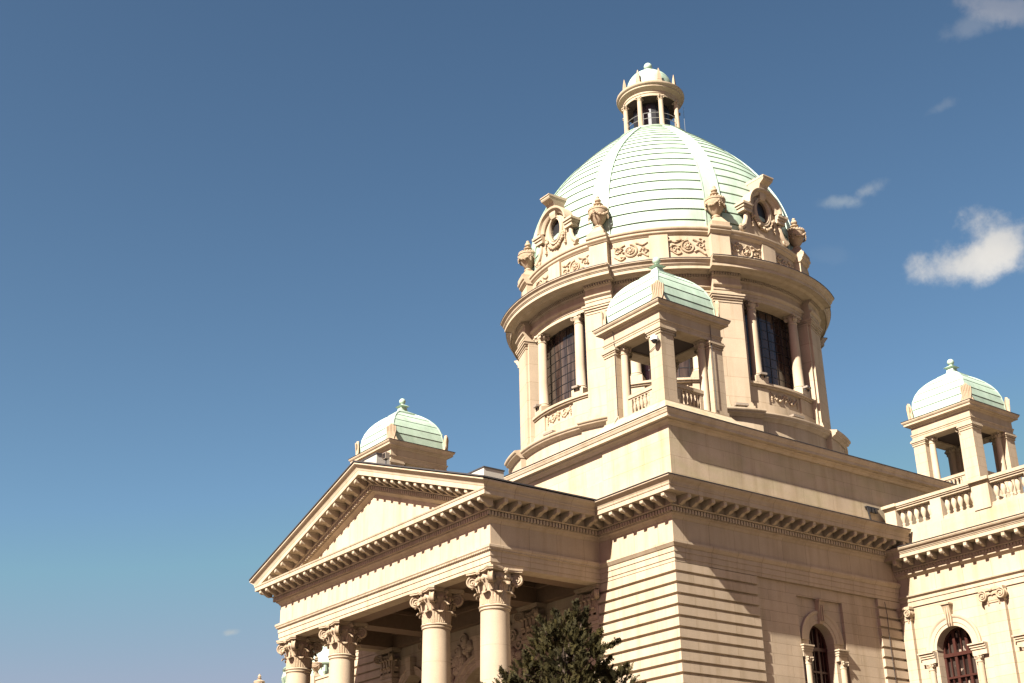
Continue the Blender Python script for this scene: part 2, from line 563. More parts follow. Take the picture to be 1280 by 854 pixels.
def along(path, pitch, fn, s0=0.0, s1=0.0, inner=None):
    """place fn(T) at equal steps on each straight stretch; T maps (a along, d out, z)"""
    for i in range(len(path) - 1):
        p, q = Vector(path[i]), Vector(path[i + 1])
        L = (q - p).length
        u = (q - p) / L
        n = Vector((u.y, -u.x))
        # outer corners extend the run, inner corners shorten it
        def corner(j):
            if j <= 0 or j >= len(path) - 1: return 0
            a = (Vector(path[j]) - Vector(path[j - 1])).normalized(); b = (Vector(path[j + 1]) - Vector(path[j])).normalized()
            return 1 if a.cross(b) > 0 else -1     # left turn = outer corner
        e0, e1 = corner(i) * s0, corner(i + 1) * s0
        a0, a1 = -e0 + s1, L + e1 - s1
        k = max(1, round((a1 - a0) / pitch))
        for j in range(k + 1):
            a = a0 + (a1 - a0) * j / k
            o = p + u * a
            fn(lambda aa, d, z, o=o, u=u, n=n: (o.x + u.x * aa + n.x * d, o.y + u.y * aa + n.y * d, z))

def modillion(mb, T, prof=MOD, w=0.13, dz=0.0):
    mb.prism([(d, z + dz) for d, z in prof], -w, w, lambda d, z, a: T(a, d, z))
    # scroll cheeks, slightly wider at the front
    mb.box(-w - 0.02, w + 0.02, prof[0][0], prof[-1][0] - 0.03, prof[0][1] - 0.055 + dz, prof[0][1] - 0.003 + dz, T)

def dentil(mb, T, d0, d1, z0, z1, w):
    mb.box(-w, w, d0, d1, z0, z1, T)

mb = MB().sweep(LOW, path)
ent = bp_('main_entablature', mb, 'frieze')
def modillion_row(parent, p, q, pitch, a0, a1, mesh, prof, wd, name='modillion'):
    p, q = Vector(p), Vector(q)
    L = (q - p).length; u = (q - p) / L
    k = max(1, round((L - a0 - a1) / pitch))
    for j in range(k + 1):
        o_ = p + u * (a0 + (L - a0 - a1) * j / k)
        if mesh[0] is None:
            m_ = MB(); modillion(m_, lambda a, d, z: (a, -d, z), prof, wd)
            mesh[0] = child(name, m_, 'stone', parent)
            mesh[0].location = (o_.x, o_.y, 0); mesh[0].rotation_euler = (0, 0, math.atan2(u.y, u.x))
        else:
            place(mesh[0], parent, o_.x, o_.y, 0, math.atan2(u.y, u.x))
msh = [None]
modillion_row(ent, path[3], path[4], 0.565, -0.44, -0.44, msh, MOD, 0.078)
modillion_row(ent, path[4], path[5], 0.565, 0.12, 0.80, msh, MOD, 0.078)
modillion_row(ent, path[5], path[6], 0.565, 0.50, -0.44, msh, MOD, 0.078)
modillion_row(ent, path[6], path[7], 0.565, 0.12, 0.30, msh, MOD, 0.078)
mb = MB()
along(path, 0.142, lambda T: dentil(mb, T, 0.15, 0.26, 14.69, 14.84, 0.044), s0=0.21, s1=0.0)
child('dentil_course', mb, 'stone', ent)
child('cyma_moulding', MB().sweep(CYM, [(XL, 14), (XL, 0), (PL, 0), (PL, PF)], after=(PR, PF)), 'frieze', ent)
child('cyma_moulding', MB().sweep(CYM, [(PR, PF), (PR, 0), (0, 0), (0, 11.9)], before=(PL, PF)), 'frieze', ent)
mb = MB()   # thin dark edge of the gutter sheet
EDGE = [(0.6, 15.70), (0.6, 15.665), (1.07, 15.66), (1.07, 15.685)]
mb.sweep(EDGE, [(PR, -1.04), (PR, 0), (0, 0), (0, 11.9)])
child('gutter_edge', mb, 'roof_lead', ent)
# bead (egg and dart) under the taenia of the portico
mb = MB()
along([(PL, 0), (PL, PF), (PR, PF), (PR, 0)], 0.105, lambda T: mb.box(-0.036, 0.036, 0.05, 0.125, 13.53, 13.605, T), s0=0.06)
child('bead_course', mb, 'stone', ent)

# --- pediment
SL = 0.342
HALF = (PR - PL) / 2 + 1.04
def rake(x): return SL * (HALF - abs(x - PC))
mb = MB()
RAK = [(-0.4, 14.55), (0.0, 14.52), (0.08, 14.60), (0.15, 14.64), (0.16, 14.66), (0.16, 14.86), (0.29, 14.865), (0.31, 14.90), (0.25, 14.93), (0.25, 15.19), (0.84, 15.19), (0.85, 15.195), (0.85, 15.36), (0.87, 15.40), (0.88, 15.44), (0.91, 15.50), (0.98, 15.555), (1.02, 15.59), (1.04, 15.61), (1.04, 15.655), (-0.4, 15.70)]
n = 48
P = []; F = []
k = len(RAK)
for i in range(2 * n + 1):
    for d, z in RAK:
        x = PC + (i / n - 1) * ((PR - PL) / 2 + max(d, 0.0))
        P.append((x, PF - d, max(z + rake(x), 15.40) if d < 0.865 else z + rake(x)))
for i in range(2 * n):
    for j in range(k):
        j2 = (j + 1) % k
        F.append((i * k + j, (i + 1) * k + j, (i + 1) * k + j2, i * k + j2))
F.append(tuple(range(k))); F.append(tuple(range(2 * n * k, (2 * n + 1) * k))[::-1])
mb.add(P, F)
mb2 = MB()
# tympanum
zt = 15.40
h0 = (15.40 - 14.52) / SL
mb2.prism([(PL - 1.04 + h0 - 0.1, 15.30), (PR + 1.04 - h0 + 0.1, 15.30), (PC, 14.62 + rake(PC))], -PF - 0.01, -PF - 0.7, lambda a, z, d: (a, -d, z))
ped = bp_('pediment', mb2, 'stone')
child('raking_cornice', mb, 'stone', ped)
for sgn in (-1, 1):
    first = None
    for i in range(0, 16):
        x = PC + sgn * (0.30 + i * 0.545)
        if 14.93 + rake(x) < 15.30: continue
        if first is None:
            m_ = MB(); modillion(m_, lambda a, d, z: (a, -d, z - SL * sgn * a), MOD, 0.078)
            first = child('raking_modillion', m_, 'stone', ped); first.location = (x, PF, rake(x))
        else:
            place(first, ped, x, PF, rake(x))
for sgn in (-1, 1):
    mb = MB()
    for i in range(0, 54):
        x = PC + sgn * (0.08 + i * 0.142)
        if 14.69 + rake(x) < 15.34: continue
        T = lambda a, d, z, x=x: (x + a, PF - d, z + rake(x + a))
        mb.box(-0.044, 0.044, 0.15, 0.26, 14.69, 14.84, T)
    child('raking_dentil_course', mb, 'stone', ped)
# portico roof: two metal slopes
mb = MB()
for sgn in (-1, 1):
    xe = PC + sgn * (HALF + 0.03)
    ze, zr = 15.69, 15.70 + rake(PC)
    for (ya, yb) in ((PF - 1.07, 0.55),):
        P = [(xe, ya, ze), (PC, ya, zr), (PC, yb, zr), (xe, yb, ze)]
        P += [(x, y, z + 0.05) for x, y, z in P]
        mb.add(P, [(0, 1, 2, 3), (7, 6, 5, 4), (0, 4, 5, 1), (3, 2, 6, 7), (0, 3, 7, 4), (1, 5, 6, 2)])
bp_('portico_roof', mb, 'roof_lead')

# --- portico beams, ceiling, back wall
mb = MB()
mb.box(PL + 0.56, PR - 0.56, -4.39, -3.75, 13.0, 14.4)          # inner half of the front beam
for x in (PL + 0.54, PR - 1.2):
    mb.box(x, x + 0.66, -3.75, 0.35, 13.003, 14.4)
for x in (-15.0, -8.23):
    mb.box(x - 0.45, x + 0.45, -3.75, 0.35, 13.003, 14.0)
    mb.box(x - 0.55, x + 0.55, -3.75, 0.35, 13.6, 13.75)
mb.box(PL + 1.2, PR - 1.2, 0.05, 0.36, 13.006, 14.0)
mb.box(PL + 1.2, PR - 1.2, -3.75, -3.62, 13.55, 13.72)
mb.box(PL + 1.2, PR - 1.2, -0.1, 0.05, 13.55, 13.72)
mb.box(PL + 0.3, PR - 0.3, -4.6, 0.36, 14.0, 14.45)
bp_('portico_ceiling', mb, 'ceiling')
mb = MB()
T = frame((0, 0.36), (1, 0), (0, -1))
arched_wall(mb, T, PC - 4.1, PC + 4.1, 0, 14.0, PC, 2.05, 9.3, 0.8)
arched_wall(mb, T, PL, PC - 4.1, 0, 14.0, PC - 5.35, 0.85, 10.85, 0.6)
arched_wall(mb, T, PC + 4.1, PR, 0, 14.0, PC + 5.35, 0.85, 10.85, 0.6)
pw = bp_('portico_back_wall', mb, 'inner')
mb = MB(); Tw = T
archivolt(mb, T, PC, 9.3, [(2.05, -0.1), (2.05, 0.05), (2.22, 0.05), (2.24, 0.09), (2.42, 0.09), (2.46, 0.15), (2.6, 0.15), (2.6, -0.1)])
child('archivolt', mb, 'inner', pw)
for s_ in (-1, 1):
    mb = MB()
    archivolt(mb, T, PC + s_ * 5.35, 10.85, [(0.85, -0.1), (0.85, 0.05), (0.98, 0.05), (1.0, 0.09), (1.15, 0.1), (1.2, 0.14), (1.2, -0.1)])
    child('archivolt', mb, 'inner', pw)
mb = MB()
mb.taper((0.24, 0.2), (0.36, 0.3), 11.2, 12.35, frame((PC, 0.26), (1, 0), (0, -1)))
mb.taper((0.42, 0.33), (0.42, 0.33), 12.35, 12.45, frame((PC, 0.26), (1, 0), (0, -1)))
child('keystone', mb, 'inner', pw)
for s_ in (-1, 1):
    mb = MB().taper((0.14, 0.16), (0.22, 0.24), 11.65, 12.4, frame((PC + s_ * 5.35, 0.26), (1, 0), (0, -1)))
    child('keystone', mb, 'inner', pw)
rnd = random.Random(3)
for s_ in (-1, 1):       # carved spandrel figures either side of the arch
    mb = MB()
    for i in range(34):
        a = rnd.uniform(0.15, 0.95)
        rr = 2.75 + rnd.uniform(0, 0.75) * a
        x = PC + s_ * rr * math.cos(a * 1.25 + 0.1); z = 9.3 + rr * math.sin(a * 1.25 + 0.1)
        if abs(x - PC) < 0.5 or abs(x - PC) > 3.1: continue
        mb.blob((x, 0.33, min(z, 12.7)), (rnd.uniform(.1, .26), 0.17, rnd.uniform(.12, .34)), 8, 5)
    for i in range(4):
        c_ = (PC + s_ * (1.5 + i * 0.42), 12.55 - i * 0.42)
        mb.tube(spiral(c_, 0.25, 1.6, 20, lambda a, b_: (a, 0.3, b_)), 0.06, 5)
    child('spandrel_relief', mb, 'inner', pw)
mb = MB().box(PL, PR, 1.0, 1.02, 0, 13)
child('door_leaf', mb, 'wood', pw)
mb = MB()

# --- rusticated corners and main walls
def rust(z_top, z_bot, step=0.38, g=0.105, dep=0.10):
    pr = [(-0.3, z_top)]
    z = z_top
    pts = []
    pts.append((-0.02, z_top)); pts.append((-dep, z_top - 0.004)); pts.append((-dep, z_top - 0.02))
    z = z_top - 0.02
    while z - step > z_bot:
        pts += [(0.0, z - 0.0), (0.0, z - step + g), (-dep, z - step + g * 0.75), (-dep, z - step)]
        z -= step
    pts += [(0.0, z), (0.0, z_bot), (-0.3, z_bot)]
    return pr + pts
RU = rust(12.997, 0.0)
def ends(p, q, e):
    return p
mb = MB().sweep(RU, [(PR - 0.3, 0.0), (0, 0), (0, 4.0)])
rw = bp_('rusticated_corner', mb, 'wall')
mb = MB().sweep(RU, [(XL, 6.0), (XL, 0.0), (PL + 0.3, 0.0)])
bp_('rusticated_corner', mb, 'wall')
mb = MB().sweep(RU, [(0, 10.62), (0, 12.5)])
bp_('rusticated_corner', mb, 'wall')
# side wall with arched window
T = frame((-0.12, 0), (0, 1), (1, 0))       # u = y, d = +x
mb = MB()
arched_wall(mb, T, 6.12, 8.62, 0, 12.58, 7.37, 0.70, 11.02, 0.55, d=-0.12)
mb.box(4.0, 6.12, -0.8, 0, 0, 13.0, T); mb.box(8.62, 10.62, -0.8, 0, 0, 13.0, T)
mb.box(6.12, 8.62, -0.8, 0, 12.58, 13.0, T)
bp_('side_wall', mb, 'wall')
mb = MB()
mb.box(XL + 0.3, -1.0, 1.22, 23.5, 0, 15.4)
mb.box(XL + 0.3, PL, 0.31, 1.2, 0, 15.0); mb.box(PR, -0.31, 0.31, 1.2, 0, 15.0)
mb.box(-1.0, -0.93, 0.31, 3.99, 0, 15.0); mb.box(-1.01, -0.70, 10.63, 12.5, 0, 15.0)
bp_('core_wall', mb, 'stone')

def scroll_disc(mb, c, u, n_, r, th, turns=2.2):
    """a volute: thin drum with a raised spiral on both faces; u,n_ unit vectors: u in-plane horizontal, n_ face normal"""
    c = Vector(c); u = Vector(u); n_ = Vector(n_); z = Vector((0, 0, 1))
    k = 16
    P = []
    for s_ in (-1, 1):
        for i in range(k):
            a = 2 * PI * i / k
            P.append(c + (u * math.cos(a) + z * math.sin(a)) * r * 0.97 + n_ * (th * s_ * 0.55))
    F = [tuple(range(k))[::-1], tuple(range(k, 2 * k))] + [(i, (i + 1) % k, k + (i + 1) % k, k + i) for i in range(k)]
    mb.add(P, F)
    for s_ in (-1, 1):
        pts = []
        for i in range(37):
            t_ = i / 36
            a = PI / 2 - turns * 2 * PI * t_
            rr = r * (1 - t_) ** 0.9 * 0.93 + r * 0.06
            pts.append(c + (u * math.cos(a) + z * math.sin(a)) * rr + n_ * (th * s_ * 0.78))
        mb.tube(pts, [r * (0.15 - 0.07 * i / 36) for i in range(37)], 6)
        mb.blob(tuple(c + n_ * (th * s_ * 0.8)), r * 0.16, 6, 4)

def leaf(mb, phi, r0, z0, h, w, curl, lean=0.10, th=0.03, bend=0.6):
    """acanthus leaf rising against the bell, tip curling outwards; serrated edge, raised midrib"""
    nt_, ns = 11, 8
    P = []
    rows = []
    for i in range(nt_ + 1):
        t_ = i / nt_
        if t_ < 0.72:
            q = t_ / 0.72
            rad = r0 + lean * q ** 1.6 * 0.6
            z = z0 + h * q * 0.93
        else:
            q = (t_ - 0.72) / 0.28
            a = q * PI * 1.05
            rad = r0 + lean * 0.6 + curl * (1 - math.cos(a)) * 0.55
            z = z0 + h * 0.93 + math.sin(a) * h * 0.10 - q * q * h * 0.10
        ww = w * (0.78 + 0.34 * math.sin(min(1, t_ * 1.25) * PI * 0.8)) * (1 if t_ < 0.72 else 1 - 0.62 * ((t_ - 0.72) / 0.28) ** 1.5)
        ww *= 1 + 0.13 * math.cos(t_ * 2 * PI * 3.5)
        row = []
        for j in range(ns + 1):
            s_ = -1 + 2 * j / ns
            rr = rad + 0.06 * w * (1 - abs(s_)) * 3 * 0.35 + (0.028 if j % 2 == 0 else -0.022) * w * 2.2
            ang = phi + s_ * ww / max(rr, 0.05)
            row.append((rr * math.cos(ang), rr * math.sin(ang), z))
        rows.append(row)
    n1 = ns + 1
    P = [p for row in rows for p in row]
    base = len(P)
    for row in rows:
        for x, y, z in row:
            l = math.hypot(x, y)
            P.append((x * (l - th) / l, y * (l - th) / l, z - th * 0.4))
    F = []
    for i in range(nt_):
        for j in range(ns):
            a, b_, c_, d_ = i * n1 + j, i * n1 + j + 1, (i + 1) * n1 + j + 1, (i + 1) * n1 + j
            F.append((a, b_, c_, d_)); F.append((base + d_, base + c_, base + b_, base + a))
        F.append((i * n1, (i + 1) * n1, base + (i + 1) * n1, base + i * n1))
        F.append((i * n1 + ns, base + i * n1 + ns, base + (i + 1) * n1 + ns, (i + 1) * n1 + ns))
    for j in range(ns):
        F.append((nt_ * n1 + j, nt_ * n1 + j + 1, base + nt_ * n1 + j + 1, base + nt_ * n1 + j))
    mb.add(P, F)

def abacus(mb, rc, rs, z0, z1, k=8, cut=0.11):
    """concave-sided slab: corner radius rc on the diagonals, side radius rs at the middle"""
    pts = []
    for q in range(4):
        a0 = PI / 4 + q * PI / 2
        c0 = Vector((math.cos(a0), math.sin(a0))) * rc
        t0 = Vector((-math.sin(a0), math.cos(a0))) * cut
        a1 = a0 + PI / 2
        c1 = Vector((math.cos(a1), math.sin(a1))) * rc
        t1 = Vector((-math.sin(a1), math.cos(a1))) * cut
        p, r_ = c0 + t0, c1 - t1
        mid = Vector((math.cos(a0 + PI / 4), math.sin(a0 + PI / 4))) * rs
        ctrl = mid * 2 - (p + r_) / 2
        pts.append(c0 - t0)
        for i in range(k + 1):
            t_ = i / k
            pts.append(p * (1 - t_) ** 2 + ctrl * 2 * t_ * (1 - t_) + r_ * t_ * t_)
        pts.pop()
    pts2 = []
    for p in pts:
        if not pts2 or (p - pts2[-1]).length > 1e-5: pts2.append(p)
    mb.prism([(p.x, p.y) for p in pts2], z0, z1, lambda a, b_, c_: (a, b_, c_))

def composite_capital(r=0.5, z0=0.0, h=1.25):
    """bell, two rows of acanthus, egg ring, four diagonal volutes, abacus with rosettes; z from z0"""
    mb = MB()
    mb.lathe([(r * 0.98, z0), (r * 0.98, z0 + h * 0.1), (r * 1.0, z0 + h * 0.45), (r * 1.1, z0 + h * 0.62), (r * 1.28, z0 + h * 0.74), (r * 1.22, z0 + h * 0.8), (r * 1.18, z0 + h * 0.9)], 28)
    for i in range(8):
        a = PI / 8 + i * PI / 4
        leaf(mb, a, r * 1.02, z0, h * 0.36, r * 0.34, r * 0.34, 0.06)
    for i in range(8):
        leaf(mb, i * PI / 4, r * 1.03, z0 + h * 0.03, h * 0.60, r * 0.33, r * 0.42, 0.10)
    for i in range(24):     # eggs
        a = 2 * PI * i / 24
        mb.blob((r * 1.27 * math.cos(a), r * 1.27 * math.sin(a), z0 + h * 0.735), (r * 0.12, r * 0.12, h * 0.055), 6, 4)
    for q in range(4):
        a = PI / 4 + q * PI / 2
        u = (math.cos(a), math.sin(a), 0); nn = (-math.sin(a), math.cos(a), 0)
        scroll_disc(mb, (u[0] * r * 1.56, u[1] * r * 1.56, z0 + h * 0.70), u, nn, r * 0.42, r * 0.16)
        # stalk from the bell to the volute
        mb.tube([(u[0] * r * q_, u[1] * r * q_, z0 + h * z_) for q_, z_ in ((1.0, .62), (1.15, .80), (1.4, .885), (1.7, .87))], [r * .1, r * .12, r * .13, r * .1], 6)
        # hanging leaf below the volute
        leaf(mb, a, r * 1.22, z0 + h * 0.40, h * 0.16, r * 0.16, r * 0.2, 0.1)
        b_ = q * PI / 2
        c_ = (math.cos(b_) * r * 1.40, math.sin(b_) * r * 1.40, z0 + h * 0.91)
        mb.blob(c_, r * 0.14, 8, 5)
        for k in range(6):
            e = 2 * PI * k / 6
            mb.blob((c_[0] - math.sin(b_) * r * .15 * math.cos(e), c_[1] + math.cos(b_) * r * .15 * math.cos(e), c_[2] + r * .13 * math.sin(e)), r * 0.085, 6, 4)
    abacus(mb, r * 1.98, r * 1.30, z0 + h * 0.90, z0 + h * 0.945)
    abacus(mb, r * 2.04, r * 1.36, z0 + h * 0.945, z0 + h * 0.998)
    return mb

def scroll_capital(r, h):
    """small angular Ionic capital on a shaft of radius r, z from 0 to h"""
    mb = MB()
    mb.lathe([(r, 0), (r * 1.16, h * 0.05), (r * 1.16, h * 0.12), (r, h * 0.18), (r, h * 0.38), (r * 1.3, h * 0.62), (r * 1.2, h * 0.8)], 16)
    for q in range(4):
        a = PI / 4 + q * PI / 2
        u = (math.cos(a), math.sin(a), 0); nn = (-math.sin(a), math.cos(a), 0)
        scroll_disc(mb, (u[0] * r * 1.42, u[1] * r * 1.42, h * 0.55), u, nn, r * 0.48, r * 0.2, 1.8)
        b_ = q * PI / 2
        mb.blob((math.cos(b_) * r * 1.2, math.sin(b_) * r * 1.2, h * 0.8), r * 0.22, 6, 4)
    abacus(mb, r * 1.95, r * 1.28, h * 0.8, h * 0.998, 5, r * 0.25)
    return mb

def shaft(r_top, r_bot, z0, z1, n=32, plinth=0.0):
    prof = []
    H = z1 - z0
    for i in range(13):
        t_ = i / 12
        prof.append((r_bot + (r_top - r_bot) * max(0, (t_ - 0.15) / 0.85) ** 1.4, z0 + H * t_))
    prof += [(r_top * 1.0, z1)]
    mb = MB().lathe(prof[:-1], n)
    return mb

# --- portico columns
ZC = 11.74
capm = composite_capital(0.5, 0, 13.0 - ZC)
column = None
for x in (-4.57, -8.2, -15.03, -18.67):
    if column is None:
        mbs = shaft(0.5, 0.585, 1.4, 11.62, 40)
        mbs.lathe([(0.585, 1.4), (0.72, 1.38), (0.75, 1.3), (0.72, 1.22), (0.63, 1.18), (0.66, 1.1), (0.82, 1.05), (0.84, 0.95), (0.8, 0.86)], 40)
        mbs.box(-0.84, 0.84, -0.84, 0.84, 0.55, 0.86)
        column = bp_('portico_column', mbs, 'column', smooth=40)
        column.location = (x - CX, -4.3 - CY, 0)
        mbn = MB().lathe([(0.49, 11.56), (0.50, 11.58), (0.535, 11.60), (0.545, 11.63), (0.535, 11.66), (0.515, 11.67), (0.55, 11.685), (0.575, 11.72), (0.55, 11.755), (0.5, 11.765)], 40)
        child('astragal', mbn, 'stone', column, smooth=30)
        child('capital', capm, 'carved', column, smooth=35, loc=(0, 0, ZC))
    else:
        copy_tree(column, B, (x - CX, -4.3 - CY, 0))
# --- pilasters behind them
pil = None
for x in (-4.62, -8.2, -15.03, -18.62):
    if pil is None:
        mbs = MB().box(-0.46, 0.46, -0.32, 0.4, 0.6, 11.74)
        mbs.box(-0.51, 0.51, -0.37, 0.4, 11.60, 11.72)
        pil = bp_('pilaster', mbs, 'inner')
        pil.location = (x - CX, 0.33 - CY, 0)
        mbc = MB()
        for fx, fy, rz, lf in ((0, -0.33, 0, 3), (0.47, 0.0, PI / 2, 2), (-0.47, 0.0, -PI / 2, 2)):
            ca, sa = math.cos(rz), math.sin(rz)
            Tl = lambda a, d, z, fx=fx, fy=fy, ca=ca, sa=sa: (fx + a * ca + d * sa, fy + a * sa - d * ca, z)
            wd = 0.92 if rz == 0 else 0.6
            for row, (zz, hh, k_) in enumerate(((11.75, 0.42, lf), (11.78, 0.72, lf + 1))):
                for i in range(k_):
                    a = (i + 0.5) / k_ * wd - wd / 2
                    for seg in range(5):
                        t0, t1 = seg / 5, (seg + 1) / 5
                        wv = wd / k_ * 0.46
                        mbc.box(a - wv * (1 - 0.1 * seg), a + wv * (1 - 0.1 * seg), -0.02, 0.03 + 0.05 * t1 ** 2 + row * 0.01, zz + hh * t0, zz + hh * t1, Tl)
                    mbc.blob((a, 0.11, zz + hh), (wv * 0.8, 0.07, 0.05), 8, 5, T=Tl)
        mbc.box(-0.5, 0.5, -0.36, 0.36, 11.74, 12.6)
        for sx in (-1, 1):
            a = -PI / 4 if sx > 0 else -3 * PI / 4
            u = (math.cos(a), math.sin(a), 0); nn = (-math.sin(a), math.cos(a), 0)
            scroll_disc(mbc, (sx * 0.58, -0.44, 12.62), u, nn, 0.18, 0.08)
            scroll_disc(mbc, (sx * 0.36, -0.40, 12.62), (1, 0, 0), (0, -1, 0), 0.16, 0.05)
        mbc.box(-0.62, 0.62, -0.46, 0.36, 12.84, 12.92); mbc.box(-0.66, 0.66, -0.5, 0.36, 12.92, 12.995)
        for i in range(7):
            mbc.blob((-0.36 + 0.12 * i, -0.37, 12.68), (0.06, 0.06, 0.07), 6, 4)
        child('capital', mbc, 'carved', pil)
    else:
        copy_tree(pil, B, (x - CX, 0.33 - CY, 0))
mb = MB()
mb.box(PL - 0.8, PR + 0.8, PF - 0.6, 0.3, 0.0, 0.55)
bp_('portico_floor', mb, 'stone')

# --- arched windows
def arched_window(T, uc, r, zs, zb, dwin, r_out, zcap, colr=0.11, d0=0.0, keyz=None, gap=0.28, impw=0.62):
    """frame, panes, archivolt, keystone, imposts and colonnettes of one round-headed window"""
    mb = MB()
    mb.add([T(*p) for p in [(uc - r - .05, dwin - .09, zb), (uc + r + .05, dwin - .09, zb), (uc + r + .05, dwin - .09, zs + r + .05), (uc - r - .05, dwin - .09, zs + r + .05)]], [(0, 1, 2, 3)])
    fr = MB()
    archivolt(fr, T, uc, zs, [(r - 0.09, dwin - 0.05), (r - 0.09, dwin + 0.05), (r + 0.02, dwin + 0.05), (r + 0.02, dwin - 0.05)], 24)
    for s_ in (-1, 1):
        fr.box(uc + s_ * r - (0.09 if s_ > 0 else 0.02), uc + s_ * r + (0.02 if s_ > 0 else 0.09), dwin - 0.05, dwin + 0.05, zb, zs, T)
    for q in (-0.34, 0.34):
        fr.box(uc + q * r - 0.055, uc + q * r + 0.055, dwin - 0.05, dwin + 0.045, zb, zs + r * 0.93, T)
    for q in (-0.67, 0.0, 0.67):
        fr.box(uc + q * r - 0.018, uc + q * r + 0.018, dwin - 0.05, dwin + 0.02, zb, zs + r * (0.98 if q == 0 else 0.72), T)
    fr.box(uc - r, uc + r, dwin - 0.05, dwin + 0.075, zs - 0.26, zs - 0.13, T)
    z = zs - 0.26 - 0.80
    while z > zb:
        fr.box(uc - r, uc + r, dwin - 0.05, dwin + 0.055, z, z + 0.07, T)
        z -= 0.80
    win = bp_('arched_window', fr, 'wood')
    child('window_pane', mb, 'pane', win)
    ar = MB()
    archivolt(ar, T, uc, zs, [(r - 0.02, d0 - 0.45), (r - 0.02, d0 + 0.02), (r + 0.10, d0 + 0.02), (r + 0.11, d0 + 0.045), (r_out - 0.14, d0 + 0.05), (r_out - 0.10, d0 + 0.085), (r_out - 0.05, d0 + 0.10), (r_out, d0 + 0.10), (r_out, d0 - 0.05), (r_out - 0.1, d0 - 0.05), (r + 0.2, d0 - 0.45)], 28)
    child('archivolt', ar, 'stone', win, smooth=25)
    kz0, kz1 = zs + r - 0.04, keyz
    ky = MB()
    pr = [(-0.1, kz0), (0.10, kz0), (0.13, kz0 + 0.08), (0.13, kz0 + 0.35), (0.20, kz1 - 0.22), (0.24, kz1 - 0.1), (0.24, kz1 - 0.06), (-0.1, kz1 - 0.06)]
    P = []
    for s_ in (-1, 1):
        for d, zz in pr:
            ww = 0.10 + 0.07 * (zz - kz0) / (kz1 - kz0)
            P.append(T(uc + s_ * ww, d0 + d, zz))
    k = len(pr)
    ky.add(P, [tuple(range(k))[::-1], tuple(range(k, 2 * k))] + [(i, (i + 1) % k, k + (i + 1) % k, k + i) for i in range(k)])
    ky.box(uc - 0.2, uc + 0.2, d0 - 0.05, d0 + 0.29, kz1 - 0.06, kz1, T)
    ky.box(uc - 0.07, uc - 0.03, d0 + 0.1, d0 + 0.215, kz0 + 0.1, kz1 - 0.15, T); ky.box(uc + 0.03, uc + 0.07, d0 + 0.1, d0 + 0.215, kz0 + 0.1, kz1 - 0.15, T)
    child('keystone', ky, 'carved', win)
    for s_ in (-1, 1):
        im = MB()
        a, b_ = uc + s_ * (r + 0.02), uc + s_ * (r + impw)
        lo, hi = min(a, b_), max(a, b_)
        for e, za, zb_ in ((0.10, zcap - 0.14, zcap - 0.05), (0.16, zcap - 0.05, zcap), (0.06, zcap - 0.22, zcap - 0.14), (0.02, zcap - 0.42, zcap - 0.22)):
            im.box(lo - (e * 0.6), hi + e * 0.3 * 0, d0 - 0.3, d0 + 0.12 + e, za, zb_, T)
        child('impost', im, 'stone', win)
    for s_ in (-1, 1):
        cc = uc + s_ * (r + gap)
        zc0 = zcap - 0.42
        sh = MB()
        x, y, _ = T(cc, d0 + 0.09, 0)
        sh.lathe([(colr * 1.12, zb), (colr, zc0 - 0.28), (colr * 1.15, zc0 - 0.26), (colr * 1.15, zc0 - 0.22), (colr, zc0 - 0.21)], 16)
        cp = scroll_capital(colr, 0.24)
        sh.add([(a, b2, c2 + zc0 - 0.245) for a, b2, c2 in cp.v], cp.f)
        o = child('colonnette', sh, 'stone', win, smooth=35)
        # built round the origin, moved to the wall
        o.location = (x, y, 0)
    return win
T = frame((-0.24, 0), (0, 1), (1, 0))
arched_window(T, 7.37, 0.70, 11.02, 6.0, -0.42, 1.14, 10.80, d0=0.0, keyz=12.56, gap=0.26, impw=0.50)

# --- wing on the right
WZ = [(-0.5, 12.72), (0.0, 12.72), (0.0, 12.92), (0.03, 12.925), (0.03, 13.05), (0.05, 13.06), (0.11, 13.11), (0.12, 13.16), (0.02, 13.18), (0.0, 13.21), (0.0, 13.85), (0.03, 13.87), (0.08, 13.93), (0.13, 13.96), (0.13, 14.16), (0.23, 14.17), (0.24, 14.20), (0.2, 14.22), (0.2, 14.50), (0.69, 14.50), (0.70, 14.505), (0.70, 14.64), (0.72, 14.65), (0.73, 14.69), (0.75, 14.70), (0.77, 14.75), (0.83, 14.79), (0.86, 14.84), (0.86, 14.885), (-0.5, 14.92)]
WY = 12.0
WX1 = 21.0
wp = [(-0.1, WY), (WX1, WY), (WX1, 24)]
mb = MB().sweep(WZ, wp)
we = bp_('wing_entablature', mb, 'frieze')
WMOD = [(0.19, 14.50), (0.19, 14.26), (0.28, 14.24), (0.38, 14.27), (0.46, 14.31), (0.52, 14.31), (0.59, 14.275), (0.63, 14.31), (0.67, 14.36), (0.66, 14.42), (0.67, 14.50)]
modillion_row(we, (0.35, WY), (11.35, WY), 0.545, 0.1, 0.0, [None], WMOD, 0.066)
mb = MB()
along([(0.05, WY), (WX1, WY)], 0.135, lambda T: dentil(mb, T, 0.12, 0.175, 14.055, 14.158, 0.046))
child('dentil_course', mb, 'stone', we)
mb = MB().sweep([(0.3, 14.92), (0.3, 14.895), (0.885, 14.89), (0.885, 14.91)], wp)
child('gutter_edge', mb, 'roof_lead', we)
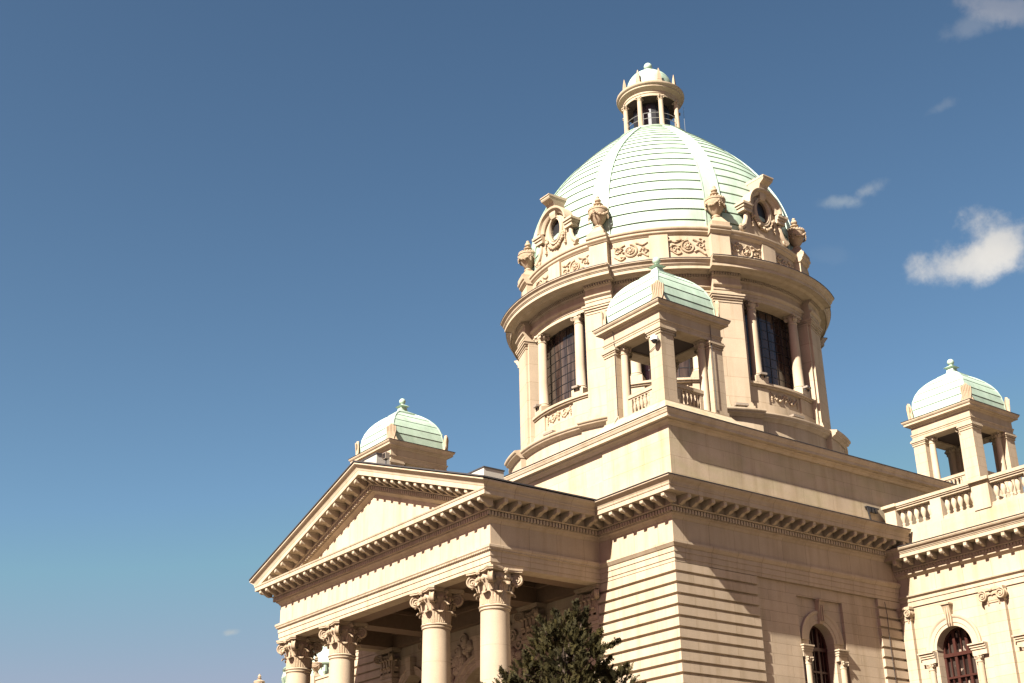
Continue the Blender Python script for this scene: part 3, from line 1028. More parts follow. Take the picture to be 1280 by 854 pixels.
# wing wall: bays of 4.1 m with arched windows between pilasters
T = frame((0, WY + 0.05), (1, 0), (0, -1))
mb = MB()
bays = [2.13 + 4.12 * i for i in range(4)]
for i, uc in enumerate(bays):
    u0 = -0.12 if i == 0 else uc - 2.06
    arched_wall(mb, T, u0, uc + 2.06, 0, 12.72, uc, 0.80, 10.93, 0.6)
bp_('wing_wall', mb, 'wall')
mb = MB().box(-0.5, WX1 - 0.05, WY + 0.7, 24, 0, 14.85)
bp_('wing_core', mb, 'stone')
for i, uc in enumerate(bays):
    arched_window(T, uc, 0.80, 10.93, 5.5, -0.42, 1.20, 10.88, d0=0.0, keyz=12.55, gap=0.26, impw=0.62)
# ionic pilasters
def ionic_pilaster(x0, x1):
    cxx = (x0 + x1) / 2
    hw = (x1 - x0) / 2
    Tp = frame((cxx, WY + 0.05), (1, 0), (0, -1))
    mb = MB().box(-hw, hw, -0.1, 0.16, 0, 12.25, Tp)
    p = bp_('wing_pilaster', mb, 'wall')
    c = MB()
    c.box(-hw - 0.03, hw + 0.03, -0.1, 0.19, 12.20, 12.27, Tp)
    c.box(-hw - 0.02, hw + 0.02, -0.1, 0.2, 12.27, 12.48, Tp)
    c.box(-hw - 0.1, hw + 0.1, -0.1, 0.30, 12.62, 12.72, Tp)
    c.box(-hw - 0.04, hw + 0.04, -0.1, 0.26, 12.48, 12.62, Tp)
    vo = min(hw * 0.86, hw)
    for s_ in (-1, 1):
        x, y, _ = Tp(s_ * (hw - 0.04), 0.22, 0)
        scroll_disc(c, (x, y, 12.46), (1, 0, 0), (0, -1, 0), 0.20 if hw > 0.3 else 0.155, 0.10, 2.2)
        c.tube([Tp(s_ * (hw - 0.04), d, 12.46) for d in (-0.1, 0.25)], 0.15, 10)
        c.tube([Tp(s_ * hw * 0.55, 0.19, 12.25), Tp(s_ * hw * 0.55, 0.19, 12.12)], [0.045, 0.02], 6)
    for q in range(3):
        c.blob(Tp((q - 1) * hw * 0.45, 0.21, 12.52), (0.08, 0.07, 0.09), 8, 5)
    c.blob(Tp(0, 0.3, 12.66), (0.09, 0.07, 0.08), 8, 5)
    child('capital', c, 'carved', p, smooth=35)
ionic_pilaster(0.02, 0.46)
for uc in bays[:-1]:
    ionic_pilaster(uc + 2.06 - 0.42, uc + 2.06 + 0.42)
# balustrade on the wing
mb = MB()
Tb = frame((0, WY + 0.02), (1, 0), (0, -1))
mb.box(0.95, WX1, -0.5, 0.03, 14.9, 15.72, Tb)
mb.box(-0.3, 0.95, -0.5, 0.0, 15.2, 15.70, Tb)
bal = bp_('wing_balustrade', mb, 'attic')
rail = MB()
for e, z0, z1 in ((0.0, 16.64, 16.72), (0.05, 16.72, 16.78), (0.09, 16.78, 16.90)):
    rail.box(-0.22, WX1, -0.42 - e, -0.02 + e, z0, z1, Tb)
for e, z0, z1 in ((0.0, 15.72, 15.80), (-0.03, 15.80, 15.90)):
    rail.box(-0.1, WX1, -0.42 - e, -0.02 + e, z0, z1, Tb)
peds = [(-0.17, 0.36, 0.03), (2.0, 2.5, 0.0), (3.96, 4.69, 0.07), (6.2, 6.7, 0.0), (8.1, 8.83, 0.07), (10.3, 10.8, 0.0), (12.2, 12.93, 0.07), (14.4, 14.9, 0.0), (16.3, 17.03, 0.07)]
for a, b_, e in peds:
    child('balustrade_pedestal', MB().box(a, b_, -0.44 - e, 0.0 + e, 15.715, 16.645, Tb), 'stone', bal)
    if e > 0.02: rail.box(a - 0.08, b_ + 0.08, -0.52 - e, 0.09 + e, 16.785, 16.905, Tb)
child('balustrade_rail', rail, 'tower', bal)
BPROF = [(0.09, 0), (0.09, 0.06), (0.055, 0.07), (0.05, 0.10), (0.075, 0.15), (0.072, 0.18), (0.05, 0.20), (0.075, 0.28), (0.108, 0.40), (0.11, 0.46), (0.09, 0.56), (0.06, 0.66), (0.055, 0.69), (0.07, 0.70), (0.07, 0.735), (0.085, 0.745)]
bm0 = None
for i in range(len(peds) - 1):
    a, b_ = peds[i][1], peds[i + 1][0]
    k = 5
    for j in range(k):
        x = a + (b_ - a) * (j + 0.5) / k
        p = Tb(x, -0.22, 15.90)
        if bm0 is None:
            bm0 = MB().lathe(BPROF, 14).build('baluster', M['stone'], bal, smooth=40)
            bm0.location = p
        else:
            o = bm0.copy(); col.objects.link(o); o.parent = bal; o.location = p

# --- attic block under the dome
AH = 11.15
def sq(h, cx=CX, cy=CY): return [(cx - h, cy + h), (cx - h, cy - h), (cx + h, cy - h), (cx + h, cy + h)]
mb = MB()
mb.box(CX - AH, CX + AH, CY - AH, CY + AH, 15.3, 18.3)
mb.box(CX - AH - 0.07, CX + AH + 0.07, CY - AH - 0.07, CY + AH + 0.07, 15.3, 17.03)
mb.taper((AH + 0.07, AH + 0.07), (AH + 0.005, AH + 0.005), 17.03, 17.075, lambda x, y, z: (CX + x, CY + y, z))
for sx in (-1, 1):
    for sy in (-1, 1):
        x0, y0 = CX + sx * (AH + 0.06), CY + sy * (AH + 0.06)
        mb.box(min(x0, x0 - sx * 3.7), max(x0, x0 - sx * 3.7), min(y0, y0 - sy * 3.7), max(y0, y0 - sy * 3.7), 17.04, 18.3)
att = bp_('attic_wall', mb, 'attic')
ACP = [(-0.4, 18.20), (0.075, 18.20), (0.10, 18.24), (0.14, 18.29), (0.22, 18.32), (0.24, 18.34), (0.24, 18.37), (0.40, 18.375), (0.40, 18.49), (0.43, 18.52), (0.46, 18.60), (0.48, 18.63), (0.48, 18.68), (-0.4, 18.80)]
sqp = sq(AH)
pth = [sqp[0], sqp[1], sqp[2], sqp[3]]
mb = MB().sweep(ACP, pth, closed=True)
child('attic_cornice', mb, 'stone', att)
mb = MB().sweep([(0.2, 18.73), (0.2, 18.70), (0.505, 18.685), (0.505, 18.71)], pth, closed=True)
child('gutter_edge', mb, 'roof_lead', att)
mb = MB()
mb.taper((AH + 0.3, AH + 0.3), (AH - 1.5, AH - 1.5), 18.715, 19.10, lambda x, y, z: (CX + x, CY + y, z))
bp_('attic_roof', mb, 'roof_grey')

# --- drum
NSEG = 2
BAY, HP = 22.5, 5.0
def pol(r, a, z): return (CX + r * math.cos(R(a)), CY + r * math.sin(R(a)), z)
def circ_path(fn, n=360):
    """clockwise seen from below = outside on the right when travelling with increasing azimuth"""
    pts = []
    for a, r in fn:
        pts.append((CX + r * math.cos(R(a)), CY + r * math.sin(R(a))))
    return pts
def ring_breaks(r_card, r_diag, half, step=1.5):
    """radius stations: r_card within +-half of each cardinal direction, r_diag elsewhere"""
    st = []
    for q in range(4):
        c0 = q * 90
        a = c0 - half
        k = max(2, int(2 * half / step))
        for i in range(k + 1): st.append((c0 - half + 2 * half * i / k, r_card))
        k2 = max(2, int((90 - 2 * half) / step))
        for i in range(k2 + 1): st.append((c0 + half + (90 - 2 * half) * i / k2, r_diag))
    return st
def ring_piers(r_bay, r_pier, hp, step=1.5):
    st = []
    for q in range(8):
        c0 = 22.5 + 45 * q
        for i in range(5): st.append((c0 - hp + 2 * hp * i / 4, r_pier))
        k = int((45 - 2 * hp) / step)
        for i in range(k + 1): st.append((c0 + hp + (45 - 2 * hp) * i / k, r_bay))
    return st
def ringsweep(mb, prof, stations):
    """prof (d,z) offsets added radially at each station (closed ring)"""
    k = len(prof)
    n_ = len(stations)
    P = []
    for a, r in stations:
        for d, z in prof:
            P.append(pol(r + d, a, z))
    F = []
    for i in range(n_):
        i2 = (i + 1) % n_
        for j in range(k):
            j2 = (j + 1) % k
            F.append((i * k + j, i2 * k + j, i2 * k + j2, i * k + j2))
    mb.add(P, F)
def cyl_panel(mb, r0, r1, a0, a1, z0, z1, step=2.0):
    k = max(1, int(abs(a1 - a0) / step + 0.5))
    P = []; F = []
    for i in range(k + 1):
        a = a0 + (a1 - a0) * i / k
        P += [pol(r0, a, z0), pol(r1, a, z0), pol(r1, a, z1), pol(r0, a, z1)]
    for i in range(k):
        o = i * 4
        for j in range(4):
            j2 = (j + 1) % 4
            F.append((o + j, o + 4 + j, o + 4 + j2, o + j2))
    F.append((0, 1, 2, 3)); F.append((4 * k + 3, 4 * k + 2, 4 * k + 1, 4 * k))
    mb.add(P, F)

mb = MB()
ringsweep(mb, [(-1.0, 18.9), (0.0, 18.9), (0.0, 21.42), (-1.0, 21.42)], ring_piers(7.75, 8.0, 6.6))
drum = bp_('drum_wall', mb, 'drumwall', uv='drum')
mb = MB()      # base moulding
ringsweep(mb, [(-1.0, 21.38), (0.0, 21.38), (0.03, 21.42), (0.10, 21.47), (0.18, 21.50), (0.20, 21.53), (0.20, 21.57), (0.26, 21.60), (0.28, 21.64), (0.28, 21.70), (-0.1, 21.78), (-1.0, 21.80)], ring_piers(7.78, 8.05, 6.8))
child('base_moulding', mb, 'stone', drum, uv='drum')
for q in range(8):       # piers
    mb = MB()
    c0 = 22.5 + 45 * q
    cyl_panel(mb, 6.3, 7.56, c0 - 5.0, c0 + 5.0, 21.7, 27.14, 10.0)
    cyl_panel(mb, 6.3, 7.46, c0 - 6.1, c0 - 5.0, 21.7, 27.2, 10.0); cyl_panel(mb, 6.3, 7.46, c0 + 5.0, c0 + 6.1, 21.7, 27.2, 10.0)
    cyl_panel(mb, 6.3, 7.68, c0 - 5.9, c0 + 5.9, 21.7, 22.08, 12.0)
    cyl_panel(mb, 6.3, 7.63, c0 - 5.5, c0 + 5.5, 22.08, 22.2, 12.0)
    cyl_panel(mb, 6.3, 7.60, c0 - 5.25, c0 + 5.25, 22.2, 22.27, 12.0)
    child('drum_pier', mb, 'drumwall', drum, uv='drum')
for q in range(8):   # pier capitals: plain mouldings
    mb = MB()
    c0 = 22.5 + 45 * q
    for e, z0, z1 in ((0.03, 27.00, 27.06), (0.05, 27.14, 27.24), (0.11, 27.24, 27.34), (0.15, 27.34, 27.42)):
        cyl_panel(mb, 6.3, 7.56 + e, c0 - 5.0 - e * 7, c0 + 5.0 + e * 7, z0, z1, 12.0)
    child('pier_capital', mb, 'stone', drum, uv='drum')
mb = MB()      # architrave and frieze
ringsweep(mb, [(-0.9, 27.42), (0.0, 27.42), (0.0, 27.58), (0.03, 27.59), (0.03, 27.72), (0.06, 27.73), (0.13, 27.80), (0.14, 27.86), (0.02, 27.88), (0.0, 27.90), (0.0, 28.22), (0.06, 28.26), (0.08, 28.30), (0.08, 28.42), (-0.9, 28.5)], ring_piers(7.22, 7.58, 5.1))
ent2 = child('drum_entablature', mb, 'stone', drum, uv='drum')
def dent_flush(mb_):
    if mb_.v: child('drum_dentil_course', mb_, 'stone', drum, uv='drum')
mb = MB(); lastr = None
for a, r in [(a, (7.58 if min(abs((a - 22.5) % 45), 45 - abs((a - 22.5) % 45)) < 5.1 else 7.22)) for a in [i * 0.95 for i in range(379)]]:
    if lastr is not None and r != lastr:
        dent_flush(mb); mb = MB()
    lastr = r
    cyl_panel(mb, r + 0.05, r + 0.17, a - 0.30, a + 0.30, 28.31, 28.41, 10)
dent_flush(mb)
mb = MB()      # projecting cornice, broken back over the diagonal bays
DC = [(-1.6, 28.42), (-0.62, 28.42), (-0.56, 28.46), (-0.50, 28.50), (-0.28, 28.50), (-0.24, 28.47), (-0.20, 28.47), (-0.20, 28.62), (-0.17, 28.63), (-0.16, 28.66), (-0.13, 28.68), (-0.10, 28.76), (-0.04, 28.82), (0.0, 28.85), (0.0, 28.90), (-1.6, 29.02)]
ringsweep(mb, DC, ring_breaks(8.42, 8.06, 28.7))
child('drum_cornice', mb, 'stone', drum, uv='drum')
mb = MB()
ringsweep(mb, [(-0.3, 28.94), (-0.3, 28.91), (0.02, 28.90), (0.02, 28.925)], ring_breaks(8.42, 8.06, 28.7))
child('gutter_edge', mb, 'roof_lead', drum)

# --- windows of the drum: glass, bars, two columns, sill parapet with relief
def garland(mb, pts, r, seed=0, jit=0.35):
    rnd = random.Random(seed)
    for p in pts:
        rr = r * rnd.uniform(1 - jit, 1 + jit)
        mb.blob((p[0] + rnd.uniform(-.3, .3) * r, p[1] + rnd.uniform(-.3, .3) * r, p[2] + rnd.uniform(-.3, .3) * r), rr, 6, 4)
dcol_mesh = None
for q in range(8):
    c0 = 45 * q
    vis = True
    mb = MB()
    cyl_panel(mb, 6.50, 6.55, c0 - 17.6, c0 + 17.6, 22.6, 27.6, 2.2)
    win = bp_('drum_window', mb, 'glass', uv='drum')
    fr = MB()
    for i in range(9):
        a = c0 - 17 + 34 * i / 8
        cyl_panel(fr, 6.54, 6.575, a - 0.13, a + 0.13, 22.7, 27.5, 10)
    rnd = random.Random(q)
    for i in range(10):
        z = 23.3 + i * 0.45
        cyl_panel(fr, 6.54, 6.57, c0 - 17.5, c0 + 17.5, z - 0.012, z + 0.012, 2.2)
    child('glazing_bar', fr, 'black', win)
    sp = MB()
    cyl_panel(sp, 6.3, 7.16, c0 - 17.5, c0 + 17.5, 21.7, 23.22, 1.75)
    cyl_panel(sp, 6.3, 7.24, c0 - 17.5, c0 - 8.3, 21.7, 23.2, 1.75); cyl_panel(sp, 6.3, 7.24, c0 + 8.3, c0 + 17.5, 21.7, 23.2, 1.75)
    cyl_panel(sp, 6.3, 7.31, c0 - 17.5, c0 + 17.5, 21.7, 22.40, 1.75)
    cyl_panel(sp, 6.3, 7.30, c0 - 17.6, c0 + 17.6, 23.22, 23.30, 1.75); cyl_panel(sp, 6.3, 7.37, c0 - 17.7, c0 + 17.7, 23.30, 23.40, 1.75)
    child('window_sill', sp, 'drumwall', win, uv='drum')
    rl = MB()
    rr = 7.18
    for s_ in (-1, 1):
        pts = [pol(rr, c0 + s_ * (0.6 + 5.6 * i / 10), 23.02 - 0.30 * math.sin(PI * i / 10)) for i in range(11)]
        garland(rl, pts, 0.055, q)
        garland(rl, [pol(rr, c0 + s_ * 6.6, 23.08 - 0.07 * i) for i in range(7)], 0.04, q + 3)
        rl.tube(spiral((0, 0), 0.16, 1.3, 14, lambda a, b_, s_=s_: pol(rr, c0 + s_ * 3.3 + a * 8, 22.93 + b_)), 0.025, 5)
    garland(rl, [pol(rr, c0, 23.05 - 0.08 * i) for i in range(5)], 0.06, q + 9)
    child('festoon_relief', rl, 'carved', win, smooth=60)
    for s_ in (-1, 1):
        if dcol_mesh is None:
            sh = MB().lathe([(0.30, 0.30), (0.31, 0.36), (0.27, 0.40), (0.25, 0.43), (0.27, 0.47), (0.235, 0.52), (0.228, 1.5), (0.205, 3.62), (0.20, 3.63)], 24)
            sh.box(-0.33, 0.33, -0.33, 0.33, 0, 0.30)
            cp = scroll_capital(0.2, 0.46)
            sh.add([(a, b_, c_ + 3.56) for a, b_, c_ in cp.v], cp.f)
            dcol_mesh = sh.build('window_column', M['stone'], None, smooth=35)
            o = dcol_mesh
        else:
            o = dcol_mesh.copy(); col.objects.link(o)
        a = c0 + s_ * 11.2
        o.parent = win
        x, y, z = pol(7.04, a, 23.40)
        o.location = (x, y, z)
        o.rotation_euler = (0, 0, R(a))

# --- parapet ring with pedestals, reliefs and urns
mb = MB()
ringsweep(mb, [(-0.8, 28.95), (0.05, 28.95), (0.05, 29.35), (0.0, 29.38), (0.0, 30.62), (-0.8, 30.62)], [(i * 1.5, 7.05) for i in range(240)])
par = bp_('dome_parapet', mb, 'drumwall', uv='drum')
mb = MB()
ringsweep(mb, [(-0.5, 30.58), (0.03, 30.58), (0.06, 30.62), (0.12, 30.68), (0.14, 30.71), (0.14, 30.78), (0.20, 30.83), (0.22, 30.88), (0.22, 30.93), (-0.5, 31.02)], ring_piers(7.05, 7.36, 4.0))
child('parapet_cap', mb, 'stone', par, uv='drum')
for q in range(8):
    mb = MB()
    c0 = 22.5 + 45 * q
    cyl_panel(mb, 6.6, 7.36, c0 - 3.6, c0 + 3.6, 28.95, 30.60, 10)
    cyl_panel(mb, 6.6, 7.42, c0 - 4.1, c0 + 4.1, 28.95, 29.42, 10)
    child('parapet_pedestal', mb, 'stone', par, uv='drum')
    mb = MB()
    cyl_panel(mb, 6.6, 7.18, c0 + 22.5 - 3.4, c0 + 22.5 + 3.4, 28.95, 30.58, 2)
    child('parapet_panel', mb, 'stone', par, uv='drum')
for q in range(8):
    for s_ in (-1, 1):
        rl = MB()
        c0 = 45 * q
        am = c0 + s_ * 10.6
        TR = lambda a, b_, am=am: pol(7.075, am + a / 7.07 * 57.3, 29.98 + b_)
        rl.tube(spiral((0.02 * s_, 0.0), 0.34, 2.1, 40, TR, a0=PI * 0.5, sgn=s_), [0.055 - 0.0007 * i for i in range(41)], 5)
        rl.blob(TR(0.02 * s_, 0), 0.10, 8, 5)
        for k in range(7):
            e = 2 * PI * k / 7
            rl.blob(TR(0.02 * s_ + 0.13 * math.cos(e), 0.13 * math.sin(e)), 0.05, 6, 4)
        for sx in (-1, 1):
            rl.tube(spiral((sx * 0.62, 0.08 * sx * s_), 0.19, 1.4, 24, TR, a0=PI if sx > 0 else 0, sgn=-sx), [0.045 - 0.001 * i for i in range(25)], 5)
            rl.tube([TR(sx * (0.30 + 0.1 * i), -0.28 + 0.10 * math.sin(i * 0.9) * sx) for i in range(6)], [.05, .05, .045, .04, .035, .03], 5)
            rl.tube([TR(sx * (0.26 + 0.11 * i), 0.30 + 0.07 * math.cos(i * 1.1)) for i in range(6)], [.05, .055, .05, .05, .04, .03], 5)
        rnd = random.Random(q * 2 + s_)
        for k in range(18):
            a, b_ = rnd.uniform(-0.85, 0.85), rnd.uniform(-0.36, 0.40)
            if a * a + b_ * b_ < 0.12: continue
            rl.blob(TR(a, b_), (rnd.uniform(.04, .09), rnd.uniform(.04, .09), rnd.uniform(.03, .07)), 6, 4)
        child('scroll_relief', rl, 'carved', par, smooth=60)

um = MB()      # urn, base at z=0
um.box(-0.44, 0.44, -0.44, 0.44, -0.1, 0.12)
um.taper((0.40, 0.40), (0.17, 0.17), 0.12, 0.50)
um.lathe([(0.17, 0.48), (0.21, 0.52), (0.21, 0.57), (0.14, 0.60), (0.13, 0.64), (0.20, 0.72), (0.33, 0.92), (0.42, 1.12), (0.47, 1.28), (0.47, 1.34), (0.50, 1.36), (0.50, 1.42), (0.44, 1.45), (0.36, 1.54), (0.22, 1.61), (0.13, 1.65), (0.11, 1.72), (0.20, 1.75), (0.21, 1.79), (0.11, 1.83), (0.09, 1.87), (0.15, 1.93), (0.16, 1.99), (0.11, 2.07), (0.08, 2.10), (0.09, 2.15), (0.06, 2.21), (0.0, 2.24)], 24)
for q in range(4):
    a0 = q * PI / 2
    um_pts = [((0.47 - 0.03 * math.sin(PI * i / 10)) * math.cos(a0 + PI / 2 * i / 10), (0.47 - 0.03 * math.sin(PI * i / 10)) * math.sin(a0 + PI / 2 * i / 10), 1.24 - 0.22 * math.sin(PI * i / 10)) for i in range(11)]
    garland(um, um_pts, 0.052, q)
    garland(um, [(0.50 * math.cos(a0), 0.50 * math.sin(a0), 1.26 - 0.09 * i) for i in range(5)], 0.045, q + 8)
for i in range(20):
    a = 2 * PI * i / 20
    um.blob((0.43 * math.cos(a), 0.43 * math.sin(a), 1.47), 0.06, 6, 4)
urn = None
for q in range(8):
    c0 = 22.5 + 45 * q
    x, y, z = pol(7.12, c0, 31.0)
    if urn is None:
        urn = um.build('urn', M['carved'], par, smooth=35)
        o = urn
    else:
        o = urn.copy(); col.objects.link(o); o.parent = par
    o.location = (x, y, z); o.rotation_euler = (0, 0, R(c0))

# --- dome
ZK = [31.0, 32, 33, 34, 35, 36, 37, 38, 39, 39.9]
RK = [6.74, 6.82, 6.76, 6.54, 6.15, 5.58, 4.84, 3.92, 2.87, 1.80]
def dome_r(z):
    z = min(max(z, ZK[0]), ZK[-1])
    for i in range(len(ZK) - 1):
        if z <= ZK[i + 1]:
            t_ = (z - ZK[i]) / (ZK[i + 1] - ZK[i])
            h_ = ZK[i + 1] - ZK[i]
            def sl_(j):
                if j <= 0: return (RK[1] - RK[0]) / (ZK[1] - ZK[0])
                if j >= len(ZK) - 1: return (RK[-1] - RK[-2]) / (ZK[-1] - ZK[-2])
                return (RK[j + 1] - RK[j - 1]) / (ZK[j + 1] - ZK[j - 1])
            a, b_ = sl_(i) * h_, sl_(i + 1) * h_
            t2, t3 = t_ * t_, t_ ** 3
            return RK[i] * (2 * t3 - 3 * t2 + 1) + a * (t3 - 2 * t2 + t_) + RK[i + 1] * (-2 * t3 + 3 * t2) + b_ * (t3 - t2)
# arc-length stations
zz = [31.0 + (39.85 - 31.0) * i / 2000 for i in range(2001)]
acc = [0.0]
for i in range(2000):
    acc.append(acc[-1] + math.hypot(zz[i + 1] - zz[i], dome_r(zz[i + 1]) - dome_r(zz[i])))
def zat(s_):
    s_ = min(max(s_, 0), acc[-1])
    lo, hi = 0, 2000
    while hi - lo > 1:
        md = (lo + hi) // 2
        if acc[md] <= s_: lo = md
        else: hi = md
    return zz[lo] + (zz[hi] - zz[lo]) * (s_ - acc[lo]) / max(1e-9, acc[hi] - acc[lo])
def nrm(s_):
    z0, z1 = zat(s_ - 0.02), zat(s_ + 0.02)
    dr, dz = dome_r(z1) - dome_r(z0), z1 - z0
    l = math.hypot(dr, dz)
    return dz / l, -dr / l
NC = 19
prof = []
step = acc[-1] / NC
for kx in range(NC):
    s0, s1 = kx * step, (kx + 1) * step
    for s_, off in ((s0, 0.0), (s0 + step * 0.33, 0.0), (s0 + step * 0.66, 0.0), (s1 - 0.067, 0.0), (s1 - 0.062, -0.10), (s1 - 0.005, -0.10)):
        n_ = nrm(s_)
        z = zat(s_)
        lip = 0.03 * (1 - (s_ - s0) / step)
        prof.append((dome_r(z) + n_[0] * (off + lip), z + n_[1] * (off + lip)))
prof.append((dome_r(39.85), 39.85))
mb = MB().lathe(prof, 144, (CX, CY))
dome = bp_('dome', mb, 'copper', smooth=30)
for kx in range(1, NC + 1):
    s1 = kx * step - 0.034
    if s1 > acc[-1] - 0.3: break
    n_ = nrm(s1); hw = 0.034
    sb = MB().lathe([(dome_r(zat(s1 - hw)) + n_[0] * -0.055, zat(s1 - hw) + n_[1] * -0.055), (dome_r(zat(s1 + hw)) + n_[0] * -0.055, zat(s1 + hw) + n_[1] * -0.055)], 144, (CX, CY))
    child('lap_shade', sb, 'seam_shade', dome)  # dark band in the groove, standing in for its shadow
rb0 = None
for q in range(8):
    rb = MB()
    c0 = 22.5 + 45 * q
    nS = 40
    for (w0, w1, o0) in ((-3.6, 3.6, 0.05), (-3.6, -3.25, 0.085), (3.25, 3.6, 0.085)):
        P = []; F = []
        for i in range(nS + 1):
            s_ = acc[-1] * i / nS
            z = zat(s_); r_ = dome_r(z); n_ = nrm(s_)
            # ribs keep most of their width towards the top
            f_ = (6.7 / max(r_, 1.9)) ** 0.45
            for wv, off in ((w0, -0.15), (w0, o0), (w1, o0), (w1, -0.15)):
                P.append(pol(r_ + n_[0] * off, c0 + wv * f_, z + n_[1] * off))
        for i in range(nS):
            for j in range(4):
                j2 = (j + 1) % 4
                F.append((i * 4 + j, (i + 1) * 4 + j, (i + 1) * 4 + j2, i * 4 + j2))
        F.append((0, 1, 2, 3)); F.append((4 * nS + 3, 4 * nS + 2, 4 * nS + 1, 4 * nS))
        rb.add(P, F)
    child('dome_rib', rb, 'copper', dome, smooth=30)
mb = MB().lathe([(6.6, 30.9), (6.86, 30.9), (6.86, 31.06), (6.80, 31.10), (6.6, 31.12)], 144, (CX, CY))
child('base_flashing', mb, 'copper_dark', dome)
mb = MB().lathe([(1.6, 39.7), (1.95, 39.7), (2.02, 39.78), (2.02, 39.86), (1.92, 39.92), (1.75, 39.95), (1.3, 39.97)], 64, (CX, CY))
child('top_ring', mb, 'copper_dark', dome, smooth=30)

# --- dormers on the cardinal sides
for q in range(4):
    a0 = 90 * q
    ca, sa = math.cos(R(a0)), math.sin(R(a0))
    u, n_ = (-sa, ca), (ca, sa)
    T = frame((CX + n_[0] * 6.95, CY + n_[1] * 6.95), u, n_)
    mb = MB()
    # facade with oval hole: outer outline and inner oval joined as a strip
    zc, ow, oh = 32.5, 0.37, 0.58
    K = 40
    outer = []
    for i in range(K):
        e = 2 * PI * i / K
        # outline: scrolled base, narrow shoulders, round head
        cx_, sx_ = math.cos(e), math.sin(e)
        if sx_ >= -0.05:
            r_ = 1.02
            outer.append((r_ * cx_, zc + 0.06 + r_ * sx_))
        else:
            t_ = -sx_
            wd = 1.0 + 0.15 * math.sin(t_ * PI * 0.5) + 0.65 * max(0, t_ - 0.62) / 0.38 * (abs(cx_) > 1e-9)
            zb = zc - min(1.5, 1.62 * t_)
            outer.append((max(-1, min(1, cx_ * (1.0 + 1.1 * t_ ** 2))) * wd * (1 if abs(cx_) > 0.25 else 1.0), zb))
    inner = [(ow * math.cos(2 * PI * i / K), zc + oh * math.sin(2 * PI * i / K)) for i in range(K)]
    P = []; F = []
    for d in (0.0, -0.55):
        P += [T(a, d, z) for a, z in outer] + [T(a, d, z) for a, z in inner]
    for i in range(K):
        j = (i + 1) % K
        F.append((i, j, K + j, K + i)); F.append((2 * K + j, 2 * K + i, 3 * K + i, 3 * K + j))
        F.append((j, i, 2 * K + i, 2 * K + j)); F.append((K + i, K + j, 3 * K + j, 3 * K + i))
    mb.add(P, F)
    dw = bp_('dormer_window', mb, 'stone', smooth=30)
    mo = MB()
    def oval(mbx, w_, h_, prof_):
        k = len(prof_); nn = 40; P = []; F = []
        for i in range(nn):
            e = 2 * PI * i / nn
            for o_, d in prof_:
                P.append(T((w_ + o_) * math.cos(e), d, zc + (h_ + o_) * math.sin(e)))
        for i in range(nn):
            for j in range(k):
                F.append((i * k + j, ((i + 1) % nn) * k + j, ((i + 1) % nn) * k + (j + 1) % k, i * k + (j + 1) % k))
        mbx.add(P, F)
    oval(mo, ow, oh, [(0.0, -0.14), (0.0, 0.03), (0.03, 0.10), (0.08, 0.06), (0.10, 0.09), (0.16, 0.10), (0.20, 0.04), (0.20, -0.1), (0.05, -0.14)])
    # hood mould over the head
    archivolt(mo, T, 0, zc + 0.06, [(0.80, -0.1), (0.80, 0.10), (0.86, 0.16), (0.94, 0.20), (1.0, 0.32), (1.06, 0.34), (1.10, 0.34), (1.10, -0.5)], 24, PI * 0.98, PI * 0.02)
    for s_ in (-1, 1):    # shoulder blocks
        for e, z0, z1 in ((0, 32.16, 32.34), (0.06, 32.34, 32.46), (0.12, 32.46, 32.58)):
            lo, hi = sorted((s_ * 0.86, s_ * (1.40 + e)))
            mo.box(lo, hi, -0.5, 0.18 + e, z0, z1, T)
        # side scrolls
        pts = [T(s_ * 1.12, 0.0, 32.1), T(s_ * 1.16, 0.02, 31.8), T(s_ * 1.3, 0.02, 31.45), T(s_ * 1.58, 0.02, 31.22)]
        mo.tube(pts, [0.10, 0.11, 0.12, 0.12], 8)
        mo.tube(spiral((s_ * 1.45, 31.28), 0.20, 1.5, 20, lambda a, b_: T(a, 0.03, b_), sgn=s_), 0.06, 5)
    child('dormer_moulding', mo, 'stone', dw, smooth=30)
    ky = MB()    # scrolled keystone, leaning out
    pr = [(-0.3, 33.05), (0.14, 33.12), (0.20, 33.3), (0.22, 33.6), (0.34, 33.86), (0.58, 33.98), (0.62, 34.05), (0.62, 34.10), (-0.4, 34.10)]
    P = []
    for s_ in (-1, 1):
        for d, z in pr:
            P.append(T(s_ * (0.17 + 0.16 * (z - 33.05)), d, z))
    k = len(pr)
    ky.add(P, [tuple(range(k))[::-1], tuple(range(k, 2 * k))] + [(i, (i + 1) % k, k + (i + 1) % k, k + i) for i in range(k)])
    ky.prism([(-0.5, 34.10), (0.60, 34.10), (0.66, 34.14), (0.66, 34.19), (-0.5, 34.26)], -0.35, 0.35, lambda d, z, a: T(a, d, z))
    child('dormer_keystone', ky, 'stone', dw)
    ga = MB()
    garland(ga, [T(0.62 * math.cos(e), 0.07, zc - 0.18 + 0.78 * math.sin(e)) for e in [PI * 1.08 + PI * 0.84 * i / 15 for i in range(16)]], 0.085, q)
    for s_ in (-1, 1):
        garland(ga, [T(s_ * 0.74, 0.05, 32.25 - 0.09 * i) for i in range(9)], 0.06, q + 5)
    child('garland', ga, 'carved', dw, smooth=60)
    gl = MB().box(-0.42, 0.42, -0.16, -0.12, 31.88, 33.12, T)
    child('window_pane', gl, 'black', dw)
    br = MB()   # copper barrel running back into the dome
    archivolt(br, T, 0, zc + 0.1, [(0.98, -1.9), (0.98, -0.35), (1.05, -0.30), (1.05, -0.38), (1.04, -1.9)], 24, PI, 0)
